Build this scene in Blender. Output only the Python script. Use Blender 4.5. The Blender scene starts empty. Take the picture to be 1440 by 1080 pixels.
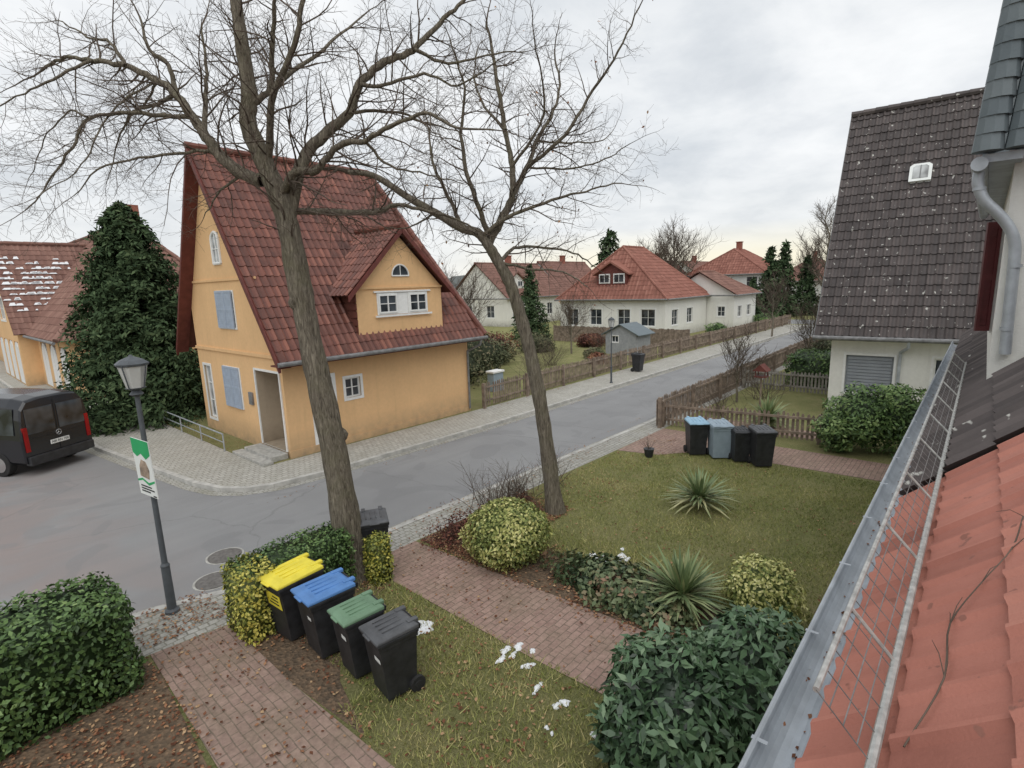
import bpy, math, random
import numpy as np
from mathutils import Vector, Matrix
random.seed(11); rng=np.random.default_rng(11)
sc=bpy.context.scene
COL=sc.collection
sc.view_settings.view_transform='Standard'; sc.view_settings.look='None'; sc.view_settings.exposure=0

# ------------------------------------------------------------------ materials
def _n(nt,t,**k):
    n=nt.nodes.new(t)
    for a,b in k.items(): setattr(n,a,b)
    return n
def ramp(nt,fac,stops,interp='LINEAR'):
    r=_n(nt,'ShaderNodeValToRGB'); r.color_ramp.interpolation=interp
    e=r.color_ramp.elements
    while len(e)<len(stops): e.new(.5)
    for i,(p,c) in enumerate(stops):
        e[i].position=p; e[i].color=(c[0],c[1],c[2],1)
    nt.links.new(fac,r.inputs[0]); return r.outputs[0]
def mixc(nt,fac,a,b,mode='MIX'):
    m=_n(nt,'ShaderNodeMix',data_type='RGBA',blend_type=mode)
    for s,v in ((m.inputs[0],fac),(m.inputs[6],a),(m.inputs[7],b)):
        if hasattr(v,'is_linked') or hasattr(v,'links'): nt.links.new(v,s)
        elif isinstance(v,(int,float)): s.default_value=v
        else: s.default_value=(v[0],v[1],v[2],1)
    return m.outputs[2]
def noise(nt,co,scale,detail=4,rough=.55,dist=0):
    n=_n(nt,'ShaderNodeTexNoise'); n.inputs['Scale'].default_value=scale; n.inputs['Detail'].default_value=detail
    n.inputs['Roughness'].default_value=rough; n.inputs['Distortion'].default_value=dist
    nt.links.new(co,n.inputs['Vector']); return n.outputs[0]
def newmat(name):
    m=bpy.data.materials.new(name); m.use_nodes=True; nt=m.node_tree
    b=nt.nodes['Principled BSDF']; b.inputs['Specular IOR Level'].default_value=.3
    tc=_n(nt,'ShaderNodeTexCoord'); return m,nt,b,tc.outputs['Object']
def bump(nt,b,h,strength,dist=.01):
    n=_n(nt,'ShaderNodeBump'); n.inputs['Strength'].default_value=strength; n.inputs['Distance'].default_value=dist
    nt.links.new(h,n.inputs['Height']); nt.links.new(n.outputs[0],b.inputs['Normal'])
def sc3(c,k): return tuple(x*k for x in c)
def plain(name,col,rough=.6,var=.15,scale=3,bs=.15,bscale=40,metal=0,spec=.3):
    m,nt,b,co=newmat(name)
    n1=noise(nt,co,scale,5)
    c=ramp(nt,n1,[(.3,sc3(col,1-var)),(.7,sc3(col,1+var))])
    nt.links.new(c,b.inputs['Base Color']); b.inputs['Roughness'].default_value=rough
    b.inputs['Metallic'].default_value=metal; b.inputs['Specular IOR Level'].default_value=spec
    if bs>0: bump(nt,b,noise(nt,co,bscale,3),bs)
    return m
def stucco(name,col,dirt=.35):
    m,nt,b,co=newmat(name)
    c=ramp(nt,noise(nt,co,.7,6,.6),[(.3,sc3(col,.88)),(.7,sc3(col,1.05))])
    c2=mixc(nt,.35,c,ramp(nt,noise(nt,co,9,5,.7),[(.3,sc3(col,.80)),(.75,sc3(col,1.08))]))
    sx=_n(nt,'ShaderNodeSeparateXYZ'); nt.links.new(co,sx.inputs[0])
    mr=_n(nt,'ShaderNodeMapRange'); mr.inputs[1].default_value=0; mr.inputs[2].default_value=.8; mr.inputs[3].default_value=1; mr.inputs[4].default_value=0
    nt.links.new(sx.outputs[2],mr.inputs[0])
    mm=_n(nt,'ShaderNodeMath',operation='MULTIPLY'); nt.links.new(mr.outputs[0],mm.inputs[0]); nt.links.new(noise(nt,co,4,5),mm.inputs[1])
    c3=mixc(nt,mm.outputs[0],c2,(.22*dirt*2,.19*dirt*2,.14*dirt*2))
    mp=_n(nt,'ShaderNodeMapping'); mp.inputs['Scale'].default_value=(6,6,.5); nt.links.new(co,mp.inputs[0])
    st=ramp(nt,noise(nt,mp.outputs[0],1,4),[(.55,(0,0,0)),(.8,(.3,.3,.3))])
    c4=mixc(nt,st,c3,sc3(col,.66))
    nt.links.new(c4,b.inputs['Base Color']); b.inputs['Roughness'].default_value=.9; b.inputs['Specular IOR Level'].default_value=.15
    bump(nt,b,noise(nt,co,60,4),.35,.01); return m
def attrmat(name,stops,rough=.6,mott=.25,mscale=6,spots=None,spec=.25,bs=.2,bscale=50):
    m,nt,b,co=newmat(name)
    a=_n(nt,'ShaderNodeAttribute'); a.attribute_name='Col'
    c=ramp(nt,a.outputs['Fac'],stops)
    n1=noise(nt,co,mscale,5,.65)
    if mott: c=mixc(nt,mott,c,ramp(nt,n1,[(.3,sc3(stops[0][1],.4)),(.7,stops[-1][1])]))
    if spots:
        scol,sscale,th=spots
        v=noise(nt,co,sscale,2,.5); f=ramp(nt,v,[(th,(0,0,0)),(th+.04,(1,1,1))])
        c=mixc(nt,f,c,scol)
    nt.links.new(c,b.inputs['Base Color']); b.inputs['Roughness'].default_value=rough; b.inputs['Specular IOR Level'].default_value=spec
    if bs: bump(nt,b,noise(nt,co,bscale,3),bs)
    return m
def brickmat(name,c1,c2,mortar,w,h,ms=.006,rot=0,offset=.5,dirtc=(.08,.07,.045),dirt=.45,rough=.85):
    m,nt,b,co=newmat(name)
    mp=_n(nt,'ShaderNodeMapping'); mp.inputs['Rotation'].default_value=(0,0,rot); nt.links.new(co,mp.inputs[0])
    wob=_n(nt,'ShaderNodeVectorMath',operation='MULTIPLY_ADD'); nn=_n(nt,'ShaderNodeTexNoise'); nn.inputs['Scale'].default_value=3
    nt.links.new(mp.outputs[0],nn.inputs['Vector']); nt.links.new(nn.outputs['Color'],wob.inputs[0]); wob.inputs[1].default_value=(.04,.04,0); nt.links.new(mp.outputs[0],wob.inputs[2])
    br=_n(nt,'ShaderNodeTexBrick'); br.offset=offset; nt.links.new(wob.outputs[0],br.inputs['Vector'])
    br.inputs['Scale'].default_value=1; br.inputs['Brick Width'].default_value=w; br.inputs['Row Height'].default_value=h
    br.inputs['Mortar Size'].default_value=ms; br.inputs['Mortar Smooth'].default_value=.3; br.inputs['Bias'].default_value=0
    br.inputs['Color1'].default_value=(*c1,1); br.inputs['Color2'].default_value=(*c2,1); br.inputs['Mortar'].default_value=(*mortar,1)
    d=ramp(nt,noise(nt,co,1.3,6,.65),[(.42,(0,0,0)),(.68,(dirt,dirt,dirt))])
    c=mixc(nt,d,br.outputs[0],dirtc)
    c=mixc(nt,.35,c,ramp(nt,noise(nt,co,14,5,.7),[(.3,sc3(c1,.5)),(.7,sc3(c2,1.35))]))
    nt.links.new(c,b.inputs['Base Color']); b.inputs['Roughness'].default_value=rough
    inv=_n(nt,'ShaderNodeMath',operation='SUBTRACT'); inv.inputs[0].default_value=1; nt.links.new(br.outputs['Fac'],inv.inputs[1])
    bump(nt,b,inv.outputs[0],.6,.012); return m
def glassmat(name,col=(.03,.035,.04)):
    m,nt,b,co=newmat(name)
    c=ramp(nt,noise(nt,co,1.8,2),[(.35,sc3(col,.5)),(.65,sc3(col,2.5))]); nt.links.new(c,b.inputs['Base Color'])
    b.inputs['Roughness'].default_value=.06; b.inputs['Specular IOR Level'].default_value=.6; return m

M={}
M['stucco']=stucco('ochre_stucco',(.80,.515,.27),.5)
M['porch']=stucco('beige_porch_plaster',(.48,.39,.29),.3)
M['stucco_white']=stucco('white_stucco',(.80,.79,.74),.25)
M['stucco_grey']=stucco('grey_stucco',(.72,.72,.70),.25)
M['white']=plain('white_paint',(.80,.80,.78),.5,.06,8,.05)
M['shutter']=plain('blue_grey_paint',(.38,.44,.53),.5,.1,6,.05)
M['shutter_red']=plain('dark_red_paint',(.085,.018,.02),.5,.15,6,.05)
M['tile_red']=attrmat('dark_red_tiles',[(0,(.055,.024,.02)),(.25,(.125,.046,.034)),(.6,(.185,.068,.05)),(1,(.34,.13,.085))],.5,.22,1.6,spec=.4)
M['tile_brown']=attrmat('dark_brown_tiles',[(0,(.042,.036,.036)),(.5,(.092,.077,.074)),(1,(.15,.125,.12))],.65,.2,3,((.52,.51,.47),7.5,.68),spec=.35)
M['tile_orange']=attrmat('orange_tiles',[(0,(.20,.075,.055)),(.3,(.40,.155,.115)),(.6,(.49,.20,.15)),(1,(.55,.24,.18))],.7,.2,2.5,((.28,.125,.095),14,.68),spec=.2,bscale=90)
M['tile_far']=attrmat('faded_red_tiles',[(0,(.19,.085,.065)),(.5,(.30,.13,.10)),(1,(.40,.20,.155))],.8,.25,1.0,spec=.12)
M['tile_farb']=attrmat('weathered_brown_tiles',[(0,(.16,.09,.075)),(.5,(.24,.13,.105)),(1,(.33,.20,.16))],.8,.25,1.0,spec=.12)
M['tile_grey']=attrmat('blue_grey_tiles',[(0,(.10,.125,.14)),(.5,(.15,.18,.195)),(1,(.21,.24,.25))],.6,.15,3)
M['board']=plain('dark_red_board',(.14,.042,.034),.6,.2,5)
M['zinc']=plain('zinc',(.43,.46,.49),.5,.2,5,.12,25,.4,.4)
M['zincd']=plain('weathered_zinc',(.22,.22,.22),.6,.3,6,.1,25,.3)
M['steel']=plain('galvanised_steel',(.46,.46,.44),.5,.3,25,.1,60,.35)
M['wire']=plain('dull_wire',(.22,.21,.205),.6,.3,20,.0,60,.3)
M['glass']=glassmat('window_glass')
M['glassc']=glassmat('curtained_glass',(.20,.21,.21))
M['blind']=plain('grey_blind',(.30,.32,.35),.6,.08)
M['stone']=plain('grey_stone',(.40,.39,.36),.85,.25,8,.3,50)
M['kerb']=plain('kerb_stone',(.45,.44,.41),.85,.25,4,.3,50)
M['iron']=plain('cast_iron',(.17,.16,.15),.65,.3,15,.4,60,.3)
M['lampp']=plain('grey_lamp_paint',(.09,.10,.11),.5,.15,9,.08)
M['wood']=plain('weathered_wood',(.23,.18,.14),.85,.45,5,.3,40)
M['woodg']=plain('grey_wood',(.27,.25,.22),.85,.3,5,.3,40)
M['plastic']=plain('black_plastic',(.026,.027,.03),.5,.4,8,.06,90,0,.45)
M['plasticlid']=plain('anthracite_plastic',(.085,.088,.094),.5,.3,6,.06,90,0,.4)
M['yellow']=plain('yellow_plastic',(.78,.66,.07),.45,.12,5,.05)
M['blue']=plain('blue_plastic',(.10,.23,.50),.45,.15,5,.05)
M['greenl']=plain('green_plastic',(.15,.25,.16),.5,.18,5,.05)
M['greyblue']=plain('grey_blue_plastic',(.30,.37,.43),.55,.1,5,.05)
M['lightblue']=plain('light_blue_plastic',(.30,.47,.60),.55,.1,5,.05)
M['shedp']=plain('grey_shed_boards',(.32,.33,.34),.75,.15,5,.05)
M['rubber']=plain('rubber',(.025,.025,.025),.8,.2)
M['carpaint']=plain('black_car_paint',(.014,.015,.019),.2,.2,2,0,1,0,.6)
M['redlight']=plain('red_lamp_plastic',(.30,.01,.01),.25,.2)
M['chrome']=plain('chrome',(.6,.6,.6),.2,.05,5,0,1,.9)
M['paper']=plain('white_card',(.76,.78,.76),.6,.05)
M['pgreen']=plain('green_print',(.03,.36,.13),.6,.1)
M['black']=plain('black_print',(.02,.02,.02),.6,.1)
M['skin']=plain('printed_photo',(.34,.26,.20),.6,.6,9)
M['snow']=plain('old_snow',(.80,.82,.84),.7,.10,20,.6,30)
M['redbrick']=plain('red_brick',(.28,.105,.075),.85,.3,8,.3)
M['opal']=plain('opal_lamp_glass',(.55,.56,.54),.3,.1)
M['woods']=plain('distant_woods',(.22,.235,.25),.95,.2,.03,0)

def barkmat():
    m,nt,b,co=newmat('tree_bark')
    mp=_n(nt,'ShaderNodeMapping'); mp.inputs['Scale'].default_value=(1,1,.14); nt.links.new(co,mp.inputs[0])
    n1=noise(nt,mp.outputs[0],26,6,.7,1.4)
    c=ramp(nt,n1,[(.30,(.06,.05,.04)),(.48,(.185,.16,.125)),(.7,(.36,.32,.25))])
    moss=ramp(nt,noise(nt,co,2.2,5,.6),[(.48,(0,0,0)),(.72,(.5,.5,.5))])
    c=mixc(nt,moss,c,(.17,.165,.095))
    nt.links.new(c,b.inputs['Base Color']); b.inputs['Roughness'].default_value=.95; b.inputs['Specular IOR Level'].default_value=.1
    bump(nt,b,n1,1,.05); return m
M['bark']=barkmat()
M['twig']=plain('twig_bark',(.11,.085,.066),.9,.35,3,0)
def asphalt():
    m,nt,b,co=newmat('asphalt')
    c=ramp(nt,noise(nt,co,.35,6,.6),[(.3,(.205,.205,.207)),(.55,(.255,.256,.258)),(.75,(.31,.31,.305))])
    sx=_n(nt,'ShaderNodeSeparateXYZ'); nt.links.new(co,sx.inputs[0])
    mr=_n(nt,'ShaderNodeMapRange'); mr.inputs[1].default_value=3.6; mr.inputs[2].default_value=0.8; nt.links.new(sx.outputs[0],mr.inputs[0])
    mq=_n(nt,'ShaderNodeMath',operation='MULTIPLY'); nt.links.new(mr.outputs[0],mq.inputs[0]); nt.links.new(ramp(nt,noise(nt,co,.5,5,.6,.6),[(.36,(0,0,0)),(.54,(.85,.85,.85))]),mq.inputs[1])
    c=mixc(nt,mq.outputs[0],c,(.265,.195,.175))
    mp=_n(nt,'ShaderNodeMapping'); mp.inputs['Scale'].default_value=(.12,1.4,1); nt.links.new(co,mp.inputs[0])
    c=mixc(nt,ramp(nt,noise(nt,mp.outputs[0],1,5,.6),[(.45,(0,0,0)),(.7,(.45,.45,.45))]),c,(.165,.165,.168))
    c=mixc(nt,ramp(nt,noise(nt,co,.45,2,.3,2),[(.60,(0,0,0)),(.61,(.35,.35,.35))],),c,(.15,.15,.155))
    c=mixc(nt,.35,c,ramp(nt,noise(nt,co,90,3,.8),[(.3,(.10,.10,.10)),(.7,(.44,.44,.44))]))
    v=_n(nt,'ShaderNodeTexVoronoi',feature='DISTANCE_TO_EDGE'); v.inputs['Scale'].default_value=.2
    wv=_n(nt,'ShaderNodeVectorMath',operation='MULTIPLY_ADD'); nn=_n(nt,'ShaderNodeTexNoise'); nn.inputs['Scale'].default_value=2.5; nn.inputs['Detail'].default_value=6
    nt.links.new(co,nn.inputs['Vector']); nt.links.new(nn.outputs['Color'],wv.inputs[0]); wv.inputs[1].default_value=(.4,.4,0); nt.links.new(co,wv.inputs[2])
    nt.links.new(wv.outputs[0],v.inputs['Vector'])
    c=mixc(nt,ramp(nt,v.outputs['Distance'],[(.001,(.3,.3,.3)),(.003,(0,0,0))]),c,(.09,.09,.09))
    nt.links.new(c,b.inputs['Base Color']); b.inputs['Roughness'].default_value=.75
    bump(nt,b,noise(nt,co,110,3),.35,.006); return m
M['asphalt']=asphalt()
def lawn():
    m,nt,b,co=newmat('winter_lawn')
    c=ramp(nt,noise(nt,co,1.1,6,.65),[(.3,(.15,.175,.055)),(.5,(.245,.245,.095)),(.72,(.37,.315,.16))])
    c=mixc(nt,.5,c,ramp(nt,noise(nt,co,25,5,.75),[(.3,(.085,.10,.04)),(.7,(.42,.39,.20))]))
    nt.links.new(c,b.inputs['Base Color']); b.inputs['Roughness'].default_value=.95; b.inputs['Specular IOR Level'].default_value=.1
    bump(nt,b,noise(nt,co,60,5,.8),1,.04); return m
M['lawn']=lawn()
def soil():
    m,nt,b,co=newmat('leaf_strewn_soil')
    c=ramp(nt,noise(nt,co,3,6,.7),[(.3,(.07,.056,.04)),(.55,(.135,.10,.068)),(.75,(.21,.145,.092))])
    v=_n(nt,'ShaderNodeTexVoronoi'); v.inputs['Scale'].default_value=22; nt.links.new(co,v.inputs['Vector'])
    c=mixc(nt,.4,c,ramp(nt,v.outputs['Color'],[(.2,(.07,.05,.034)),(.8,(.26,.165,.10))]))
    nt.links.new(c,b.inputs['Base Color']); b.inputs['Roughness'].default_value=.95
    bump(nt,b,v.outputs['Distance'],.8,.03); return m
M['soil']=soil()
M['pavers']=brickmat('red_pavers',(.27,.175,.145),(.38,.26,.215),(.12,.105,.075),.21,.105,.007,0,dirtc=(.16,.145,.09),dirt=.55)
M['pavers2']=brickmat('red_pavers_crosswise',(.25,.17,.14),(.35,.245,.20),(.12,.105,.075),.21,.105,.007,math.pi/2,dirt=.65,dirtc=(.16,.145,.09))
M['cobble']=brickmat('concrete_cobbles',(.37,.355,.32),(.49,.475,.43),(.18,.17,.135),.16,.16,.012,.0,.5,(.20,.19,.135),.4)
M['cobbleg']=brickmat('grey_cobbles',(.31,.30,.275),(.44,.43,.395),(.16,.15,.115),.14,.12,.012,.0,.5,(.18,.17,.10),.5)
def leafm(name,cols,rough=.5,spec=.35,k=1.45): return attrmat(name,[(i/(len(cols)-1),sc3(c,k)) for i,c in enumerate(cols)],rough,.0,5,None,spec,0)
M['laurel']=leafm('laurel_leaves',[(.014,.026,.014),(.042,.08,.038),(.075,.135,.065),(.14,.20,.115)],.4,.5,1.35)
M['hedge']=leafm('hedge_leaves',[(.016,.03,.01),(.05,.09,.028),(.09,.15,.045),(.16,.22,.08)])
M['box']=leafm('variegated_leaves',[(.08,.11,.03),(.22,.25,.07),(.44,.42,.15),(.60,.58,.29)],k=1.15)
M['yhedge']=leafm('golden_leaves',[(.07,.09,.02),(.22,.24,.05),(.48,.42,.08),(.62,.56,.17)],k=1.1)
M['conifer']=leafm('conifer_needles',[(.012,.022,.011),(.032,.052,.025),(.052,.08,.038),(.085,.115,.055)],.8,.1,1.35)
M['yucca']=leafm('yucca_leaves',[(.07,.10,.045),(.13,.18,.08),(.20,.25,.12),(.36,.34,.18)],k=1.3)
M['leaf']=leafm('fallen_leaves',[(.07,.03,.018),(.16,.07,.04),(.26,.135,.075),(.38,.26,.15)],.8,.1,1.2)
M['redshrub']=leafm('russet_leaves',[(.045,.022,.018),(.11,.045,.035),(.17,.075,.05),(.25,.14,.08)],.8,.1,1.3)
M['cover']=leafm('ground_cover_leaves',[(.02,.034,.016),(.055,.08,.036),(.11,.135,.065),(.18,.11,.07)])
M['grass']=leafm('grass_blades',[(.08,.10,.03),(.145,.16,.05),(.215,.21,.08),(.33,.28,.14)],.8,.1,1.7)
M['ivy']=leafm('garden_shrub_leaves',[(.025,.03,.018),(.06,.07,.038),(.10,.10,.058),(.15,.125,.08)],.8,.1,1.5)

# ------------------------------------------------------------------ mesh tools
def frame(o,xd,od):
    o=Vector(o); xd=Vector(xd).normalized(); od=Vector(od).normalized()
    return lambda x,y,z: o+xd*x+od*y+Vector((0,0,z))
ID=lambda x,y,z: Vector((x,y,z))
class MB:
    def __init__(s): s.v=[];s.f=[];s.c=[];s.m=[]
    def add(s,vs,fs,c=.5,m=0):
        b=len(s.v); s.v+= [tuple(v) for v in vs]
        for f in fs: s.f.append(tuple(i+b for i in f)); s.c.append(c); s.m.append(m)
        return s
    def box(s,x0,x1,y0,y1,z0,z1,fr=ID,m=0,c=.5):
        P=[fr(x,y,z) for z in (z0,z1) for x,y in ((x0,y0),(x1,y0),(x1,y1),(x0,y1))]
        return s.add(P,[(0,3,2,1),(4,5,6,7),(0,1,5,4),(1,2,6,5),(2,3,7,6),(3,0,4,7)],c,m)
    def cyl(s,p0,p1,r0,r1=None,n=12,m=0,cap=True,c=.5):
        p0=Vector(p0);p1=Vector(p1); r1=r0 if r1 is None else r1
        d=(p1-p0).normalized(); a=d.orthogonal().normalized(); b=d.cross(a)
        P=[p0+(a*math.cos(t)+b*math.sin(t))*r0 for t in [2*math.pi*i/n for i in range(n)]]+[p1+(a*math.cos(t)+b*math.sin(t))*r1 for t in [2*math.pi*i/n for i in range(n)]]
        F=[(i,(i+1)%n,n+(i+1)%n,n+i) for i in range(n)]
        if cap: F+=[tuple(range(n))[::-1],tuple(range(n,2*n))]
        return s.add(P,F,c,m)
    def pipe(s,pts,r,n=8,m=0):
        for a,b in zip(pts,pts[1:]): s.cyl(a,b,r,r,n,m)
        for p in pts[1:-1]: s.ball(p,(r,r,r),n,m)
        return s
    def ball(s,c,r,n=8,m=0,k=None):
        k=k or max(4,n//2); c=Vector(c); P=[];F=[]
        for j in range(k+1):
            t=math.pi*j/k
            for i in range(n):
                a=2*math.pi*i/n; P.append(c+Vector((r[0]*math.sin(t)*math.cos(a),r[1]*math.sin(t)*math.sin(a),r[2]*math.cos(t))))
        for j in range(k):
            for i in range(n): F.append((j*n+i,(j+1)*n+i,(j+1)*n+(i+1)%n,j*n+(i+1)%n))
        return s.add(P,F,.5,m)
    def lathe(s,c,prof,n=24,m=0):
        c=Vector(c);P=[];F=[]
        for r,z in prof:
            for i in range(n): a=2*math.pi*i/n; P.append(c+Vector((r*math.cos(a),r*math.sin(a),z)))
        for j in range(len(prof)-1):
            for i in range(n): F.append((j*n+i,j*n+(i+1)%n,(j+1)*n+(i+1)%n,(j+1)*n+i))
        F.append(tuple(range(n))[::-1]); F.append(tuple(range((len(prof)-1)*n,len(prof)*n)))
        return s.add(P,F,.5,m)
    def prism(s,pts,z0,z1,fr=ID,m=0):
        n=len(pts); P=[fr(x,y,z0) for x,y in pts]+[fr(x,y,z1) for x,y in pts]
        return s.add(P,[tuple(range(n))[::-1],tuple(range(n,2*n))]+[(i,(i+1)%n,n+(i+1)%n,n+i) for i in range(n)],.5,m)
    def panel(s,pts,fr,o0,o1,m=0):
        n=len(pts); P=[fr(x,o0,z) for x,z in pts]+[fr(x,o1,z) for x,z in pts]
        return s.add(P,[tuple(range(n)),tuple(range(n,2*n))[::-1]]+[(i,(i+1)%n,n+(i+1)%n,n+i) for i in range(n)],.5,m)
    def arr(s,V,F,C,m=0):
        b=len(s.v); s.v+=[tuple(v) for v in V.tolist()]; s.f+=[tuple(f) for f in (F+b).tolist()]; s.c+=list(C); s.m+=[m]*len(F); return s
def build(mb,name,mats,parent=None,world=True,bevel=0,smooth=False,label=None):
    me=bpy.data.meshes.new(name)
    off=Vector((0,0,0))
    if parent is not None and world:
        p=parent
        while p.parent: p=p.parent
        off=p.location
    me.from_pydata([(v[0]-off.x,v[1]-off.y,v[2]-off.z) for v in mb.v],[],mb.f)
    for x in (mats if isinstance(mats,list) else [mats]): me.materials.append(M[x])
    me.polygons.foreach_set('material_index',mb.m)
    if smooth: me.polygons.foreach_set('use_smooth',[True]*len(mb.f))
    lt=np.array([len(f) for f in mb.f]); cc=np.repeat(np.array(mb.c,float),lt)
    at=me.color_attributes.new('Col','FLOAT_COLOR','CORNER'); at.data.foreach_set('color',np.stack([cc,cc,cc,np.ones_like(cc)],1).ravel())
    me.update()
    ob=bpy.data.objects.new(name,me); COL.objects.link(ob)
    if parent is not None: ob.parent=parent
    if bevel:
        b=ob.modifiers.new('bevel','BEVEL'); b.width=bevel; b.segments=2; b.limit_method='ANGLE'; b.angle_limit=math.radians(35)
    if label: ob['label']=label
    return ob
def npmesh(name,V,F,C,mats,parent=None,loc=None):
    me=bpy.data.meshes.new(name); V=np.asarray(V,np.float32); F=np.asarray(F,np.int32); k=F.shape[1]
    if loc is not None: V=V-np.array(loc,np.float32)
    me.vertices.add(len(V)); me.vertices.foreach_set('co',V.ravel())
    me.loops.add(F.size); me.loops.foreach_set('vertex_index',F.ravel())
    me.polygons.add(len(F)); me.polygons.foreach_set('loop_start',np.arange(0,F.size,k,dtype=np.int32))
    me.update(calc_edges=True)
    for x in (mats if isinstance(mats,list) else [mats]): me.materials.append(M[x])
    cc=np.repeat(np.clip(C,0,1),k)
    at=me.color_attributes.new('Col','FLOAT_COLOR','CORNER'); at.data.foreach_set('color',np.stack([cc,cc,cc,np.ones_like(cc)],1).ravel().astype(np.float32))
    ob=bpy.data.objects.new(name,me); COL.objects.link(ob)
    if loc is not None and parent is None: ob.location=loc
    if parent is not None: ob.parent=parent
    return ob
def thing(name,label,cat,loc=(0,0,0),rot=0,group=None):
    e=bpy.data.objects.new(name,None); e.empty_display_size=.2; COL.objects.link(e); e.location=loc; e.rotation_euler=(0,0,rot)
    e['label']=label; e['category']=cat
    if group: e['group']=group
    return e
def tag(o,label,cat,group=None):
    o['label']=label; o['category']=cat
    if group: o['group']=group
    return o
def textmesh(s,size,origin,xd,zd,parent,mat,name):
    cu=bpy.data.curves.new('t','FONT'); cu.body=s; cu.size=size; cu.align_x='CENTER'; cu.align_y='CENTER'; cu.extrude=.001
    o=bpy.data.objects.new('t',cu); COL.objects.link(o)
    bpy.context.view_layer.update()
    me=bpy.data.meshes.new_from_object(o.evaluated_get(bpy.context.evaluated_depsgraph_get()))
    bpy.data.objects.remove(o)
    xd=Vector(xd).normalized(); zd=Vector(zd).normalized(); nd=xd.cross(zd)
    me.transform(Matrix.Translation(origin)@Matrix((xd,zd,nd)).transposed().to_4x4())
    me.materials.clear(); me.materials.append(M[mat])
    ob=bpy.data.objects.new(name,me); COL.objects.link(ob); ob.parent=parent; return ob

# ------------------------------------------------------------------ tiled roof planes
def tileplane(mb,pts,tw=.21,th=.34,lift=.03,amp=.018,m=0,sub=4,flat=False,grooveshade=.55):
    pts=[Vector(p) for p in pts]
    U=(pts[1]-pts[0]).normalized(); W=(pts[2]-pts[1]); V=(W-U*W.dot(U)).normalized(); N=U.cross(V)
    if N.z<0: N=-N
    P0=pts[0]; uv=[((p-P0).dot(U),(p-P0).dot(V)) for p in pts]
    vmax=max(b for a,b in uv); us=[a for a,b in uv]
    def span(v):
        lo,hi=1e9,-1e9; n=len(uv)
        for i in range(n):
            (a,b),(c,d)=uv[i],uv[(i+1)%n]
            if abs(b-d)<1e-6:
                if abs(v-b)<1e-4: lo=min(lo,a,c); hi=max(hi,a,c)
                continue
            t=(v-b)/(d-b)
            if -1e-6<=t<=1+1e-6: x=a+(c-a)*t; lo=min(lo,x); hi=max(hi,x)
        return lo,hi
    u0,u1=min(us),max(us); nu=int((u1-u0)/tw*sub)+2
    ug=u0+np.arange(nu)*tw/sub
    k_=np.arange(nu)%sub; ph=k_/sub
    if flat:
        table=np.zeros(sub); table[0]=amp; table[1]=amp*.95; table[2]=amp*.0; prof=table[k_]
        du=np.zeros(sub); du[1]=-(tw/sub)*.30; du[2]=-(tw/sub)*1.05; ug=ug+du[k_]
        shade=np.ones(sub); shade[1]=.12; shade[2]=.9  # rib sides darkened: painted shade lines in the tile colour
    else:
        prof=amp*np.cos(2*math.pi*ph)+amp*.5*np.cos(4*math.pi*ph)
        shade=np.ones(sub); lowk=int(round(sub*.5))-1; shade[max(0,lowk)]=grooveshade; shade[min(sub-1,lowk+1)]=(1+grooveshade)/2  # shade painted into the pantile troughs so the columns stand out
    nc=max(1,int(math.ceil(vmax/th)))
    rows=[];hts=[]
    for j in range(nc):
        va=j*th; vb=min(vmax,(j+1)*th)
        for v,h in ((va,lift),(vb,.006)): rows.append(v); hts.append(h)
    VV=[]
    jit=rng.normal(0,.0012 if flat else .003,(nc,nu//sub+2))
    for r,(v,h) in enumerate(zip(rows,hts)):
        lo,hi=span(min(v,vmax-1e-5)); 
        if lo>hi: lo=hi=(u0+u1)/2
        uu=np.clip(ug,lo,hi); jj=jit[r//2][np.arange(nu)//sub]
        hh=h+prof+jj*(1 if r%2==0 else 0)
        VV.append(np.outer(uu,U)+np.outer(np.full(nu,v)+ (jj*1.4 if r%2==0 else 0),V)+np.outer(hh,N)+np.array(P0))
    VV=np.concatenate(VV)
    F=[];C=[]
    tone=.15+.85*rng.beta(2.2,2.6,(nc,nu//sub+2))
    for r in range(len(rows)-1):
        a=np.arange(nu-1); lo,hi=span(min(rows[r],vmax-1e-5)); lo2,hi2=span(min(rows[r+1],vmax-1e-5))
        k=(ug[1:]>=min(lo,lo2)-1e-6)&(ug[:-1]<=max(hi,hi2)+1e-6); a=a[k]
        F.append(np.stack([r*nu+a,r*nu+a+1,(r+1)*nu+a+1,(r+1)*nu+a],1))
        C.append(tone[r//2][a//sub]*shade[a%sub]*(1 if r%2==0 else .15))
    F=np.concatenate(F);C=np.concatenate(C)
    mb.arr(VV,F,C.tolist(),m)
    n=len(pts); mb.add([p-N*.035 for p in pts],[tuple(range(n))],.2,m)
def ridge(mb,a,b,r=.11,m=0,step=.36):
    a=Vector(a);b=Vector(b);L=(b-a).length;n=max(1,int(L/step));d=(b-a)/n
    for i in range(n): mb.cyl(a+d*i,a+d*(i+1.06),r*1.0,r*.86,8,m,True,.2+.7*float(rng.beta(2,2.5)))

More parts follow.
